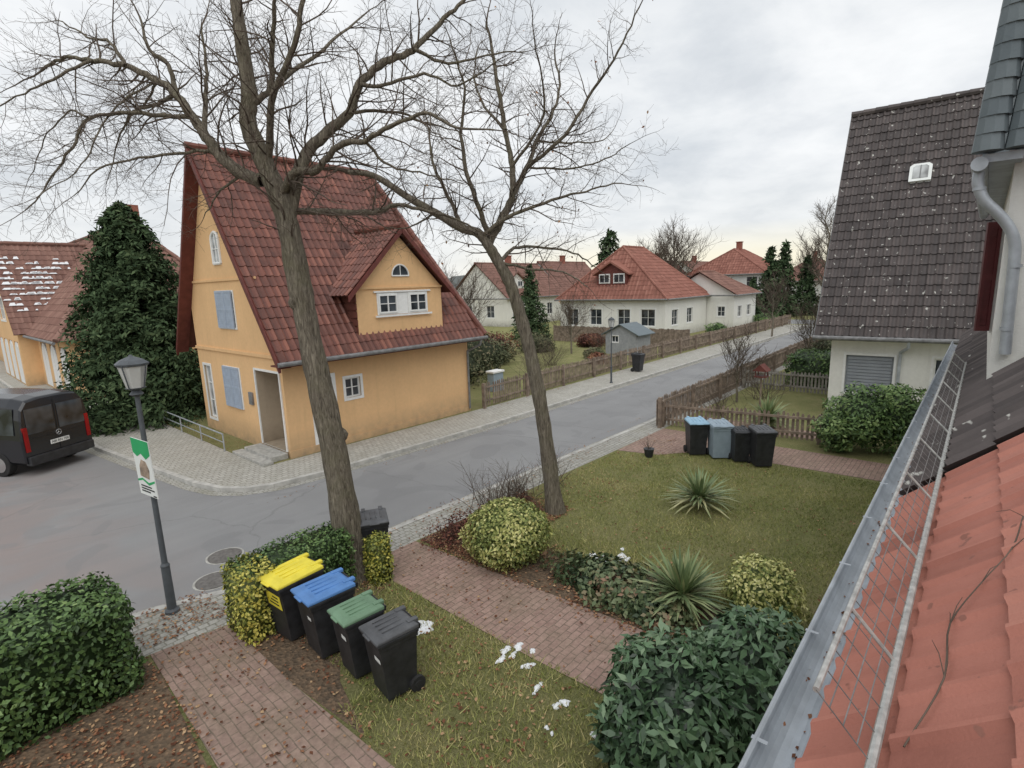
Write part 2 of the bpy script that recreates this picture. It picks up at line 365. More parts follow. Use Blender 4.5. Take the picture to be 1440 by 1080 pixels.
def wallp(mb,fr,W,top,holes=(),depth=.14,m=0,rev=None):
    xs={0,W}
    for x,z in top: xs.add(x)
    for h in holes: xs.add(h[0]);xs.add(h[2])
    xs=sorted(x for x in xs if 0<=x<=W)
    def T(x):
        for (a,b),(c,d) in zip(top,top[1:]):
            if a-1e-9<=x<=c+1e-9: return b+(d-b)*(x-a)/(c-a) if c>a else d
        return top[-1][1]
    for a,b in zip(xs,xs[1:]):
        mid=(a+b)/2; hs=sorted([h for h in holes if h[0]<mid<h[2]],key=lambda h:h[1]); z=0
        for h in hs:
            if h[1]>z+1e-6: mb.add([fr(a,0,z),fr(b,0,z),fr(b,0,h[1]),fr(a,0,h[1])],[(0,1,2,3)],.5,m)
            z=h[3]
        mb.add([fr(a,0,z),fr(b,0,z),fr(b,0,T(b)),fr(a,0,T(a))],[(0,1,2,3)],.5,m)
    for h in holes:
        x0,z0,x1,z1=h[:4]; dp=h[4] if len(h)>4 else depth; rm=m if rev is None else rev
        q=[(x0,z0),(x1,z0),(x1,z1),(x0,z1)]
        for (a,b),(c,d) in zip(q,q[1:]+q[:1]): mb.add([fr(a,0,b),fr(c,0,d),fr(c,-dp,d),fr(a,-dp,b)],[(0,1,2,3)],.5,rm)
def window(par,fr,x0,z0,x1,z1,cols=2,rows=2,out=-.1,world=True,glass='glass',fw=.05,surround=0,fm='white',name='window',sill=True):
    g=MB().add([fr(x0,out,z0),fr(x1,out,z0),fr(x1,out,z1),fr(x0,out,z1)],[(0,1,2,3)])
    G=build(g,name,glass,par,world)
    f=MB()
    o0,o1=out+.003,out+.045
    f.box(x0,x0+fw,o0,o1,z0,z1,fr); f.box(x1-fw,x1,o0,o1,z0,z1,fr)
    f.box(x0+fw,x1-fw,o0,o1,z0,z0+fw,fr); f.box(x0+fw,x1-fw,o0,o1,z1-fw,z1,fr)
    for i in range(1,cols):
        x=x0+(x1-x0)*i/cols; w=fw*.7 if (cols==2 or i==cols//2) else .014; f.box(x-w/2,x+w/2,o0+.002,o1-.003,z0+fw,z1-fw,fr)
    for j in range(1,rows):
        z=z0+(z1-z0)*j/rows; f.box(x0+fw,x1-fw,o0+.004,o1-.012,z-.012,z+.012,fr)
    if surround:
        s=surround
        f.box(x0-s,x0,0.002,.025,z0-s,z1+s,fr); f.box(x1,x1+s,0.002,.025,z0-s,z1+s,fr)
        f.box(x0,x1,0.002,.025,z1,z1+s,fr); f.box(x0,x1,0.002,.025,z0-s,z0,fr)
    elif sill: f.box(x0-.06,x1+.06,out+.05,.06,z0-.05,z0-.003,fr)
    build(f,'frame',fm,G,world); return G
def shutter(par,fr,x0,z0,x1,z1,mat='shutter',out=.02,world=True,leaves=2,name='shutter'):
    w=(x1-x0)/leaves
    for i in range(leaves):
        a=x0+i*w+.008; b=x0+(i+1)*w-.008; s=MB(); e=min(.06,(b-a)*.25)
        s.box(a,b,out,out+.03,z0,z1,fr)
        s.box(a,a+e,out+.03,out+.045,z0,z1,fr); s.box(b-e,b,out+.03,out+.045,z0,z1,fr)
        for z in (z0,(z0+z1)/2-.03,z1-.06): s.box(a+e,b-e,out+.03,out+.045,z,z+.06,fr)
        n=int((z1-z0)/.07)
        for k in range(1,n): 
            z=z0+k*(z1-z0)/n; s.box(a+e,b-e,out+.03,out+.037,z-.006,z+.02,fr)
        build(s,name,mat,par,world)
def slant(fr,a,b,o0,o1,lo,hi,name,mat,par,world=True):
    D=MB(); P=[]
    for o in (o0,o1): P+=[fr(a[0],o,a[1]-lo),fr(b[0],o,b[1]-lo),fr(b[0],o,b[1]+hi),fr(a[0],o,a[1]+hi)]
    D.add(P,[(0,1,2,3),(4,5,6,7),(0,1,5,4),(3,2,6,7),(0,3,7,4),(1,2,6,5)]); return build(D,name,mat,par,world)

# ------------------------------------------------------------------ foliage
def unit(n):
    v=rng.normal(size=(n,3)); return v/np.linalg.norm(v,axis=1,keepdims=True)
def leafquads(P,N,size,asp=.5,tone=None,droop=0):
    n=len(P); t=unit(n); t[:,2]-=droop; t-=(t*N).sum(1,keepdims=True)*N; t/=np.linalg.norm(t,axis=1,keepdims=True)+1e-9; b=np.cross(N,t)
    L=(size*(.65+.7*rng.random(n)))[:,None]
    V=np.stack([P,P+t*L*.45+b*L*asp*.5+N*L*.06,P+t*L,P+t*L*.45-b*L*asp*.5+N*L*.06],1).reshape(-1,3)
    F=np.arange(4*n).reshape(n,4)
    C=rng.random(n) if tone is None else tone
    return V,F,C
def lump(P,s,k=3,seed=0):
    r=np.random.default_rng(seed); out=np.zeros(len(P))
    for i in range(k*3):
        d=r.normal(size=3); d/=np.linalg.norm(d); f=s*(1+i*.45); out+=np.sin(P@d*f+r.random()*6.28)/(1+i*.35)
    return out/2.2
def shrub(name,blobs,n,size,mat,asp=.5,core=True,boxy=False,seed=1,thick=.28,bumpy=.14,spread=.9,loc=None,tonebias=0,droop=0):
    Vs=[];Fs=[];Cs=[];b=0
    vol=[r[0]*r[1]+r[1]*r[2]+r[0]*r[2] for c,r in blobs]; tot=sum(vol)
    for (c,r),w in zip(blobs,vol):
        k=int(n*w/tot); c=np.array(c);r=np.array(r)
        if boxy:
            q=rng.uniform(-1,1,(k,3)); ar=np.array([r[1]*r[2],r[0]*r[2],r[0]*r[1]]); ax=rng.choice(3,k,p=ar/ar.sum()); q[np.arange(k),ax]=rng.choice([-1,1],k)
            d=np.zeros((k,3)); d[np.arange(k),ax]=q[np.arange(k),ax]; d=d*.75+q*.25; d/=np.linalg.norm(d,axis=1,keepdims=True)
            rr=np.linalg.norm(q**4,axis=1)**.25; P0=q/np.maximum(1,rr**.5)[:,None]*r
            dep=rng.random(k)**2*thick*min(r); lm=lump(P0+c,3.5,3,seed); P=P0+c-d*dep[:,None]+d*(lm*bumpy*min(r))[:,None]; rad=1-dep/min(r)
        else:
            d=unit(k); P0=d*r; rad=1-thick*rng.random(k)**2
            lm=lump(P0+c,3.2/max(.5,r.mean()),3,seed); rad=rad*(1+bumpy*lm); P=c+P0*rad[:,None]
        keep=P[:,2]>.015
        P=P[keep]; nn=d[keep]; q=lm[keep]
        N=nn*spread+unit(len(P))*.75; N[:,2]+=.25; N/=np.linalg.norm(N,axis=1,keepdims=True)
        tone=np.clip(.42+.16*q+rng.normal(0,.2,len(P))+tonebias-(1-rad[keep])*.8,0,1)  # leaves deeper inside get a darker tone, inner shade painted into colour
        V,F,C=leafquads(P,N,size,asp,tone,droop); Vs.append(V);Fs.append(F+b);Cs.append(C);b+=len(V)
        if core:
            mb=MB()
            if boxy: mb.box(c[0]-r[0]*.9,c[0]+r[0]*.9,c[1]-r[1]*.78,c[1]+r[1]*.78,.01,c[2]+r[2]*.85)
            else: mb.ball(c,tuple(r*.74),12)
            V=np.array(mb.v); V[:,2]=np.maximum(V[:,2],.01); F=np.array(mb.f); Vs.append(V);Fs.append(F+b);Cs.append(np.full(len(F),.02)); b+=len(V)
    return npmesh(name,np.concatenate(Vs),np.concatenate(Fs),np.concatenate(Cs),mat,None,loc or tuple((blobs[0][0][0],blobs[0][0][1],0)))
def yucca(loc,n=150,L=.75,label='',h=.0):
    V=[];F=[];C=[]
    for i in range(n):
        a=rng.random()*6.283; el=math.asin(min(1,rng.random()**.7*.98+.02)); l=L*(.65+.45*rng.random()); w=.022+.012*rng.random()
        d=np.array([math.cos(a)*math.cos(el),math.sin(a)*math.cos(el),math.sin(el)]); s=np.array([-math.sin(a),math.cos(a),0])
        base=np.array([loc[0],loc[1],.08+h+rng.random()*.2])+np.array([d[0],d[1],0])*.03
        b=len(V); sag=(.10+.35*rng.random()*(1-el/1.6))
        for k,t in enumerate((0,.3,.65,1)):
            p=base+d*l*t-np.array([0,0,1])*sag*l*t*t; ww=w*(.8,1,.75,.02)[k]
            p[2]=max(p[2],.02)
            V+= [p-s*ww,p+s*ww]
        F+=[(b+2*k,b+2*k+1,b+2*k+3,b+2*k+2) for k in range(3)]; C+=[rng.beta(2,2) if el>.35 else rng.random()*.5+.5]*3
    o=npmesh('yucca_plant',np.array(V),np.array(F),np.array(C),'yucca',None,(loc[0],loc[1],0)); tag(o,label,'plant','yucca plants'); return o

# ------------------------------------------------------------------ trees
class Tubes:
    def __init__(s): s.V=[];s.F=[];s.n=0
    def add(s,pts,rad,sides,rough=0):
        pts=np.array([tuple(p) for p in pts]); n=len(pts); T=np.gradient(pts,axis=0); T/=np.linalg.norm(T,axis=1,keepdims=True)+1e-9
        ref=np.array([.31,.17,.93]) if abs(T[0]@np.array([.31,.17,.93]))<.9 else np.array([1,0,.1])
        A=np.cross(T,ref); A/=np.linalg.norm(A,axis=1,keepdims=True)+1e-9; B=np.cross(T,A)
        ang=np.arange(sides)*2*math.pi/sides; R=np.array(rad[:n])[:,None]*np.ones((1,sides))
        if rough:
            base=rng.normal(0,rough,(1,sides)); R=R*(1+base*.7+rng.normal(0,rough*.5,(n,sides)))
        R=R[:,:,None]
        V=pts[:,None]+R*(A[:,None]*np.cos(ang)[None,:,None]+B[:,None]*np.sin(ang)[None,:,None]); s.V.append(V.reshape(-1,3))
        i=np.arange(n-1)[:,None]*sides; j=np.arange(sides)[None]; k=(j+1)%sides
        s.F.append((np.stack([i+j,i+k,i+sides+k,i+sides+j],2).reshape(-1,4)+s.n)); s.n+=n*sides
    def obj(s,name,mat,parent,smooth=True):
        V=np.concatenate(s.V);F=np.concatenate(s.F); o=npmesh(name,V-np.array(parent.location),F,np.full(len(F),.5),mat,parent)
        o.data.polygons.foreach_set('use_smooth',[True]*len(F)); return o
def catmull(P,sub=4):
    P=[Vector(p) for p in P]
    if len(P)<3: return P
    Q=[P[0]*2-P[1]]+P+[P[-1]*2-P[-2]]; out=[]
    for i in range(1,len(Q)-2):
        for k in range(sub):
            t=k/sub; a,b,c,d=Q[i-1],Q[i],Q[i+1],Q[i+2]
            out.append(.5*((2*b)+(c-a)*t+(2*a-5*b+4*c-d)*t*t+(3*b-a-3*c+d)*t**3))
    out.append(P[-1]); return out
def rv(): 
    v=Vector((random.gauss(0,1),random.gauss(0,1),random.gauss(0,1))); return v.normalized()
def twig(T,p,d,L,r,lev,up=.10,maxlev=3,dens=1.0,tips=None):
    n=5 if lev<3 else 3; pts=[p.copy()]; rad=[r]; step=L/n; d=d.normalized()
    for i in range(n):
        d=(d+rv()*(.24 if lev<3 else .18)+Vector((0,0,up*(-.6+i/n*2.2)))).normalized(); p=p+d*step; pts.append(p.copy()); rad.append(max(.0016,r*(1-.72*(i+1)/n)))
    T.add(pts,rad,5 if r>.02 else (4 if r>.008 else 3))
    if tips is not None and lev>=maxlev-1: tips.append(pts[-1])
    if lev<maxlev:
        k=max(2,int(L/(.15 if lev>=2 else .17)*dens))
        for i in range(k):
            t=.18+.8*(i+random.random())/k; q=t*n; a=int(min(q,n-1)); pos=pts[a].lerp(pts[a+1],q-a); dd=(pts[a+1]-pts[a]).normalized()
            side=rv(); side=(side-dd*side.dot(dd)).normalized()
            nd=(dd*.75+side*.8+Vector((0,0,.1)))
            twig(T,pos,nd,L*(.32+.35*random.random())*(1.15-t*.45),max(.0022,rad[a]*.5),lev+1,up,maxlev,dens,tips)
def streettree(base,limbs,label,trunkrad,twd=1.0,group='bare street trees',leafn=0,tl=1.0,up=.1):
    th=math.radians(41.5); fd=Vector((math.cos(th),math.sin(th),0)); rt=Vector((math.sin(th),-math.cos(th),0))
    E=thing('bare_tree',label,'tree',(base[0],base[1],0),0,group); B=Vector((base[0],base[1],0))
    TT=Tubes();TC=Tubes(); known=[]; tips=[]
    for li,(spec,r0,r1,slope) in enumerate(limbs):
        q=[tuple(float(x)/10 for x in s.split(',')) for s in spec.split()]
        if li==0: dep=0
        else: dep=min(known,key=lambda k:(k[0]-q[0][0])**2+(k[1]-q[0][1])**2)[2]
        acc=0;P=[];prev=q[0]
        for i,(x,z) in enumerate(q):
            acc+=math.hypot(x-prev[0],z-prev[1]); prev=(x,z)
            y=dep+slope*acc+(.06*math.sin(acc*3+li) if li else 0)
            P.append(B+rt*x+fd*y+Vector((0,0,z)))
        S=catmull(P,8 if li==0 else 5); n=len(S)
        if li>0: S=[s+rv()*.016 for s in S]; S[0]=P[0]
        if li==0: rad=[max(trunkrad(s.z),.01) for s in S]
        else: rad=[(r0+(r1-r0)*(i/(n-1))**.85)*(1+.10*random.random()) for i in range(n)]
        if li==0: rad=[r*(1+.04*math.sin(i*1.7)+.03*math.sin(i*.6)) for i,r in enumerate(rad)]
        TT.add(S,rad,22 if li==0 else 10,.05)
        for s in S: known.append(((s-B).dot(rt),s.z,(s-B).dot(fd)))
        tot=sum((b-a).length for a,b in zip(S,S[1:])); acc=0; nxt=.35 if li else 99
        if li==0: nxt=5.6
        for i in range(n-1):
            seg=(S[i+1]-S[i]).length; acc+=seg
            while acc>nxt:
                dd=(S[i+1]-S[i]).normalized(); side=rv(); side=(side-dd*side.dot(dd)).normalized()
                if side.z<-.5: side.z*=.6
                if S[i].z>4.3:
                    L=(.5+.85*random.random())*(1.15-.4*acc/tot)*tl
                    twig(TC,S[i].copy(),dd*.55+side,L,min(rad[i]*.45,.016),1,up,3,twd,tips)
                nxt+=.15/twd*(.6+.8*random.random())
        twig(TC,S[-1].copy(),(S[-1]-S[-2]),.8*tl,rad[-1]*.9,1,.06,3,twd,tips)
    for z_,a_ in ((2.6,.5),(3.7,2.2),(4.6,4),(5.3,1.2)):
        k=min(range(len(known)),key=lambda i:abs(known[i][1]-z_)+(0 if i<90 else 99)); x,z,y=known[k]; r=trunkrad(z)
        c=B+rt*(x+math.cos(a_)*r*.8)+fd*(y+math.sin(a_)*r*.8)+Vector((0,0,z))
        TT.add([c+Vector((0,0,-.14)),c+Vector((0,0,-.08)),c,c+Vector((0,0,.07)),c+Vector((0,0,.12))],[.02,r*.36,r*.46,r*.32,.02],9,.1)
    TT.obj('trunk','bark',E); 
    TC.obj('crown','twig',E)
    if leafn:
        idx=[tips[random.randrange(len(tips))] for _ in range(leafn)]
        P=np.array([tuple(p) for p in idx]); V,F,C=leafquads(P,unit(len(P)),.055,.7,None,1.0)
        w=npmesh('withered_leaves',V-np.array(E.location),F,C,'leaf',E); w['kind']='stuff'
    return E
def baretree(loc,H,R,label,tr=.16,group='bare trees among the houses',n1=16,mr=1.0):
    E=thing('bare_tree',label,'tree',loc,0,group); TT=Tubes();TC=Tubes(); B=Vector(loc)
    pts=[B+Vector((.03*i*random.uniform(-1,1)*H/6,.03*i*random.uniform(-1,1)*H/6,H*.85*i/7)) for i in range(8)]
    rad=[tr*(1-.85*i/7) for i in range(8)]; TT.add(pts,rad,8)
    for k in range(n1):
        t=.25+.7*k/n1; i=int(t*7); p=pts[i].lerp(pts[min(7,i+1)],t*7-i); a=k*2.4+random.random()
        L=R*(1.25-.75*t)*(.8+.4*random.random())
        n=6; d=Vector((math.cos(a),math.sin(a),.75)).normalized(); q=[p.copy()]; rr=[rad[i]*.5]; pp=p.copy()
        for j in range(n): d=(d+rv()*.18+Vector((0,0,.12))).normalized(); pp=pp+d*L/n; q.append(pp.copy()); rr.append(max(.008*mr,rad[i]*.5*(1-.8*(j+1)/n)))
        TT.add(q,rr,5)
        for j in range(1,n+1):
            for _ in range(3):
                nd=(d+rv()*1.0+Vector((0,0,.3))); pp0=q[j].copy(); LL=L*(.28+.25*random.random())
                m=3; dd=nd.normalized(); w=[pp0]
                for _k in range(m): dd=(dd+rv()*.25+Vector((0,0,.08))).normalized(); w.append(w[-1]+dd*LL/m)
                TC.add(w,[.009*mr,.007*mr,.005*mr,.003*mr],3)
                for _m in range(3):
                    s0=w[random.randrange(1,4)]; d3=(dd+rv()*.9).normalized(); TC.add([s0,s0+d3*LL*.3,s0+(d3+Vector((0,0,.2)))*LL*.55],[.005*mr,.004*mr,.002*mr],3)
    TT.obj('trunk','bark',E); TC.obj('crown','twig',E); return E
def conifer(loc,H,R,label,nb=260,leafs=.16,per=34,group=None,shape=.75,base=.03,rag=.5):
    E=thing('conifer_tree',label,'tree',loc,0,group); mb=MB(); mb.cyl(Vector(loc),Vector(loc)+Vector((0,0,H*.95)),R*.07+.03,.02,8); build(mb,'trunk','bark',E)
    P=[];N=[];T=[]
    for i in range(nb):
        t=base+(1-base)*(i+.5)/nb; h=t*H; r=R*((1-t)**shape)*(1.16-rag+rag*rng.random())+.05; a=rng.random()*6.283
        k=max(6,int(per*(.3+r/R))); s=rng.random(k)**.6
        dirv=np.array([math.cos(a),math.sin(a),0]); perp=np.array([-math.sin(a),math.cos(a),0])
        droop=.18*r
        p=np.outer(s*r,dirv)+np.outer(rng.normal(0,.15,k)*(r*.7+.1)*s,perp); p[:,2]=h-droop*s*s*1.6+.16*r*s+rng.normal(0,.05,k)*(.3+r)
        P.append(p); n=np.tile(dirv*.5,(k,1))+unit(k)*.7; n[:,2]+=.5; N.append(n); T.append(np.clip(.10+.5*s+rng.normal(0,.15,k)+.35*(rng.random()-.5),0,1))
    P=np.concatenate(P);N=np.concatenate(N);N/=np.linalg.norm(N,axis=1,keepdims=True)
    P[:,2]=np.maximum(P[:,2],.05)
    V,F,C=leafquads(P,N,leafs,.42,np.concatenate(T),.5); npmesh('crown',V,F,C,'conifer',E); return E

# ================================================================== CAMERA / LIGHT / SKY
th=math.radians(41.5)
cd=bpy.data.cameras.new("camera"); cam=bpy.data.objects.new("camera",cd); COL.objects.link(cam); sc.camera=cam
cd.sensor_width=36; cd.lens=18.75; cd.clip_end=3000; cd.clip_start=.05
MM=Matrix.Rotation(th-math.pi/2,4,'Z')@Matrix.Rotation(math.pi/2-math.radians(10.57),4,'X')@Matrix.Rotation(math.radians(-1.9),4,'Z'); MM.translation=(0,0,4.8)
cam.matrix_world=MM
sl=bpy.data.lights.new('sun','SUN'); sl.energy=1.5; sl.angle=math.radians(60); sl.color=(1,.975,.94)
so=bpy.data.objects.new('sun',sl); COL.objects.link(so)
sd=Vector((-.38,-.44,.81)).normalized()
so.rotation_euler=sd.to_track_quat('Z','Y').to_euler()
w=bpy.data.worlds.new("World"); sc.world=w; w.use_nodes=True; nt=w.node_tree; bg=nt.nodes['Background']; bg.inputs[1].default_value=.1
sky=_n(nt,'ShaderNodeTexSky',sky_type='NISHITA'); sky.sun_disc=False; sky.sun_elevation=math.asin(sd.z); sky.sun_rotation=math.atan2(sd.x,sd.y)
tc=_n(nt,'ShaderNodeTexCoord'); sx=_n(nt,'ShaderNodeSeparateXYZ'); nt.links.new(tc.outputs['Generated'],sx.inputs[0])
zz=_n(nt,'ShaderNodeMath',operation='MAXIMUM'); nt.links.new(sx.outputs[2],zz.inputs[0]); zz.inputs[1].default_value=0
za=_n(nt,'ShaderNodeMath',operation='ADD'); nt.links.new(zz.outputs[0],za.inputs[0]); za.inputs[1].default_value=.22
dv=_n(nt,'ShaderNodeVectorMath',operation='DIVIDE'); cb=_n(nt,'ShaderNodeCombineXYZ')
for i in range(3): nt.links.new(za.outputs[0],cb.inputs[i])
nt.links.new(tc.outputs['Generated'],dv.inputs[0]); nt.links.new(cb.outputs[0],dv.inputs[1])
n1=noise(nt,dv.outputs[0],2.6,8,.58,.2)
cl=ramp(nt,n1,[(.34,(.56,.595,.635)),(.45,(.67,.70,.73)),(.55,(.79,.81,.825)),(.68,(.90,.91,.915))])
n2=noise(nt,dv.outputs[0],.7,4,.5)
cl=mixc(nt,.42,cl,ramp(nt,n2,[(.38,(.60,.64,.68)),(.62,(.91,.92,.93))]))
hf=ramp(nt,zz.outputs[0],[(0,(.7,.7,.7)),(.06,(.45,.45,.45)),(.2,(0,0,0))])
cl=mixc(nt,hf,cl,(.84,.84,.825))
dt=_n(nt,'ShaderNodeVectorMath',operation='DOT_PRODUCT'); nt.links.new(tc.outputs['Generated'],dt.inputs[0]); dt.inputs[1].default_value=(math.cos(math.radians(19)),math.sin(math.radians(19)),.02)
a1=ramp(nt,dt.outputs['Value'],[(.86,(0,0,0)),(.98,(.75,.75,.75))])
b1=ramp(nt,zz.outputs[0],[(.0,(1,1,1)),(.04,(.75,.75,.75)),(.09,(0,0,0))])
mm=_n(nt,'ShaderNodeMath',operation='MULTIPLY'); nt.links.new(a1,mm.inputs[0]); nt.links.new(b1,mm.inputs[1])
cl=mixc(nt,mm.outputs[0],cl,(.96,.87,.60))
vs=_n(nt,'ShaderNodeVectorMath',operation='SCALE'); nt.links.new(cl,vs.inputs[0]); vs.inputs['Scale'].default_value=11.4
fin=mixc(nt,.95,sky.outputs[0],vs.outputs[0]); nt.links.new(fin,bg.inputs[0])

# ================================================================== GROUND
def struct(o): o['kind']='structure'; return o
def sheet(name,poly,z,mat,z0=None):
    mb=MB()
    if z0 is None: mb.add([(x,y,z) for x,y in poly],[tuple(range(len(poly)))])
    else: mb.prism(poly,z0,z)
    return struct(build(mb,name,mat))
sheet('ground',[(-700,-700),(1200,-700),(1200,1200),(-700,1200)],-.104,'lawn')
mb=MB(); mb.add([(-60,7.8,-.1),(80,7.8,-.1),(80,13,-.1),(-60,13,-.1)],[(0,1,2,3)]); mb.add([(-3.6,13,-.1),(7,13,-.1),(6.5,80,-.1),(-3.6,80,-.1)],[(0,1,2,3)]); mb.add([(60,13,-.1),(66,13,-.1),(66,60,-.1),(60,60,-.1)],[(0,1,2,3)])
struct(build(mb,'road','asphalt'))
nin=[(-40,8.35),(1.5,8.1),(2.7,7.92),(5.5,7.82),(15.7,7.5),(80,7.5)]
nout=[(-40,10.2),(-2,9.8),(1.8,9.37),(3.1,8.88),(5.8,8.65),(17,8.32),(80,8.3)]
sheet('pavement',nout+nin[::-1],0,'cobbleg',-.12)
sheet('front_garden_ground',nin+[(80,-9),(-40,-9)],0,'lawn',-.12)
fout=[(3.4,80),(3.55,21.5),(4.35,15.0),(4.62,14.0),(5.0,13.5),(5.6,13.15),(6.8,12.95),(12.7,12.65),(48,12.4),(58,12.3)]
fin_=[(6.05,80),(6.05,14.75),(14.6,14.6),(58,14.5)]
sheet('pavement',fout+fin_[::-1],0,'cobble',-.12)
sheet('garden_ground',[(6.05,80),(6.05,14.75),(14.6,14.6),(58,14.5),(58,80)],-.001,'lawn',-.12)
def kerbline(pts,side):
    mb=MB()
    for (a,b) in zip(pts,pts[1:]):
        a=Vector((*a,0));b=Vector((*b,0));d=(b-a);L=d.length
        if L<.01: continue
        d/=L; nrm=Vector((-d.y,d.x,0))*side; n=max(1,int(L/.9))
        if L>30: n=int(L/1.5)
        for i in range(n):
            p=a+d*(L*i/n+.006); q=a+d*(L*(i+1)/n-.006); z=.008+random.uniform(-.004,.004)
            R=[(p+nrm*.002).xy,(q+nrm*.002).xy,(q-nrm*.13).xy,(p-nrm*.13).xy]
            mb.add([(*r,zz_) for zz_ in (-.13,z) for r in R],[(0,1,2,3),(4,5,6,7),(0,1,5,4),(1,2,6,5),(2,3,7,6),(3,0,4,7)])
    return mb
struct(build(kerbline(nout,1),'kerb','kerb')); struct(build(kerbline(fout,-1),'kerb','kerb'))
def strip(name,pts,off,wd,z,mat):
    mb=MB(); P=[Vector((*p,0)) for p in pts]; Q=[];R=[]
    for i,p in enumerate(P):
        d=(P[min(i+1,len(P)-1)]-P[max(i-1,0)]).normalized(); n=Vector((-d.y,d.x,0)); Q.append(p+n*off); R.append(p+n*(off+wd))
    for i in range(len(P)-1): mb.add([(*Q[i].xy,z),(*Q[i+1].xy,z),(*R[i+1].xy,z),(*R[i].xy,z)],[(0,1,2,3)])
    return struct(build(mb,name,mat))
strip('gutter_paving',nout,.01,.22,-.095,'cobbleg'); strip('gutter_paving',fout,-.01,-.24,-.095,'cobbleg')
sheet('garden_bed',[(-40,8.3),(1.45,8.05),(1.5,7.6),(1.35,5.4),(1.6,3.5),(1.6,-2),(-40,-2)],.004,'soil')
sheet('garden_bed',[(2.45,7.9),(4.62,7.84),(4.6,6.9),(3.6,6.7),(2.9,5.6),(2.62,4.6),(2.5,6)],.004,'soil')
sheet('garden_bed',[(5.95,7.78),(9.0,7.7),(8.6,6.7),(7.2,6.0),(7.2,4.9),(7.6,3.2),(7.2,2.2),(6.05,2.6),(6.0,4.8)],.004,'soil')
sheet('brick_path',[(4.72,7.83),(5.85,7.8),(6.02,5),(6.15,2.6),(6.1,.6),(4.85,.6),(4.72,4)],.009,'pavers')
sheet('brick_driveway',[(1.52,8.08),(2.5,7.92),(2.5,6),(2.6,3.8),(2.6,.6),(1.35,.6),(1.42,5.4)],.009,'pavers2')
sheet('brick_path',[(13.0,7.55),(15.9,7.5),(15.9,.6),(14.5,.6),(14.25,5.6),(13.3,6.4)],.009,'pavers')
sheet('garden_bed',[(6.06,22.6),(6.85,22.6),(6.85,16.8),(6.06,16.6)],.004,'lawn')
sheet('garden_path',[(17.2,3.4),(17.2,7.2),(18.1,7.2),(18.1,3.4)],.006,'pavers')
mb=MB(); n=60
for i in range(n):
    a0=math.radians(-25+140*i/n); a1=math.radians(-25+140*(i+1)/n); R=420
    h0=9+4*math.sin(i*.7)+3*math.sin(i*1.9); h1=9+4*math.sin((i+1)*.7)+3*math.sin((i+1)*1.9)
    mb.add([(R*math.cos(a0),R*math.sin(a0),-1),(R*math.cos(a1),R*math.sin(a1),-1),(R*math.cos(a1),R*math.sin(a1),h1),(R*math.cos(a0),R*math.sin(a0),h0)],[(0,1,2,3)])
struct(build(mb,'distant_hills','woods'))
for x,y,s in ((3.36,10.41,.30),(2.88,9.62,.30)):
    e=thing('manhole_cover','round cast iron manhole cover set in the asphalt','manhole',(x,y,-.1),0,'manhole covers in the road')
    mb=MB().lathe((x,y,-.1),[(s+.03,.0),(s+.03,.006),(s,.006),(s,.002)],28); build(mb,'concrete_ring','stone',e)
    mb=MB().lathe((x,y,-.098),[(s-.01,.0),(s-.01,.010),(.02,.012)],28)
    build(mb,'lid','iron',e)

# ================================================================== OCHRE HOUSE
X0,Y0,X1,Y1=6.9,14.8,14.2,21.2
H=thing('house','ochre plastered house with steep dark red tiled roof and gabled dormer','house',(X0,Y0,0))
g=frame((X0,Y0,0),(0,1,0),(-1,0,0)); s=frame((X0,Y0,0),(1,0,0),(0,-1,0))
mb=MB()
wallp(mb,g,6.4,[(0,3.55),(3.8,9.0),(6.4,4.4)],[(.2,.18,1.75,2.5,1.1),(2.95,1.15,4.15,2.4),(2.7,3.75,3.95,4.85),(3.25,5.75,3.8,6.7),(5.35,.45,5.95,2.35)],rev=1)
wallp(mb,s,7.3,[(0,3.55),(7.3,3.55)],[(1.95,1.45,2.5,2.08),(.9,.3,1.5,2.2)],rev=1)
wallp(mb,frame((X1,Y0,0),(0,1,0),(1,0,0)),6.4,[(0,3.5),(6.4,4.2)])
wallp(mb,frame((X0,Y1,0),(1,0,0),(0,1,0)),7.3,[(0,4.2),(7.3,4.2)])
mb.add([g(.2,-1.1,.18),g(1.75,-1.1,.18),g(1.75,-1.1,2.5),g(.2,-1.1,2.5)],[(0,1,2,3)],.5,1)
mb.box(0,6.4,.002,.05,2.92,3.02,g); mb.box(.95,5.9,.002,.04,5.2,5.27,g)
mb.box(-.03,7.3,.002,.03,0,.22,s)
build(mb,'wall',['stucco','porch'],H)
df=frame((9.35,14.55,0),(1,0,0),(0,-1,0))
D=MB(); D.panel([(0,3.3),(3.45,3.3),(3.45,4.85),(1.72,6.5),(0,4.85)],df,-.12,0); D.box(-.02,3.47,.002,.05,4.80,4.86,df)
build(D,'dormer_wall','stucco',H)
for X,sg in ((9.35,-1),(12.8,1)):
    D=MB(); D.add([(X,14.6,3.4),(X,15.9,3.4),(X,15.9,4.85),(X,14.6,4.85)],[(0,1,2,3)])
    for i in range(6): D.box(min(X,X+sg*.03),max(X,X+sg*.03),14.56,15.6,3.45+i*.24,3.45+i*.24+.2)
    build(D,'dormer_cheek','tile_red',H)
R=MB()
tileplane(R,[(6.55,14.2,2.9),(14.6,14.2,2.9),(12.95,18.6,9.2),(6.55,18.6,9.2)],.22,.36,.026,.026,grooveshade=.25)
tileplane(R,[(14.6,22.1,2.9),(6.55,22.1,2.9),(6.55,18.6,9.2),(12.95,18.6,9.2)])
tileplane(R,[(14.6,14.2,2.9),(14.6,22.1,2.9),(12.95,18.6,9.2)])
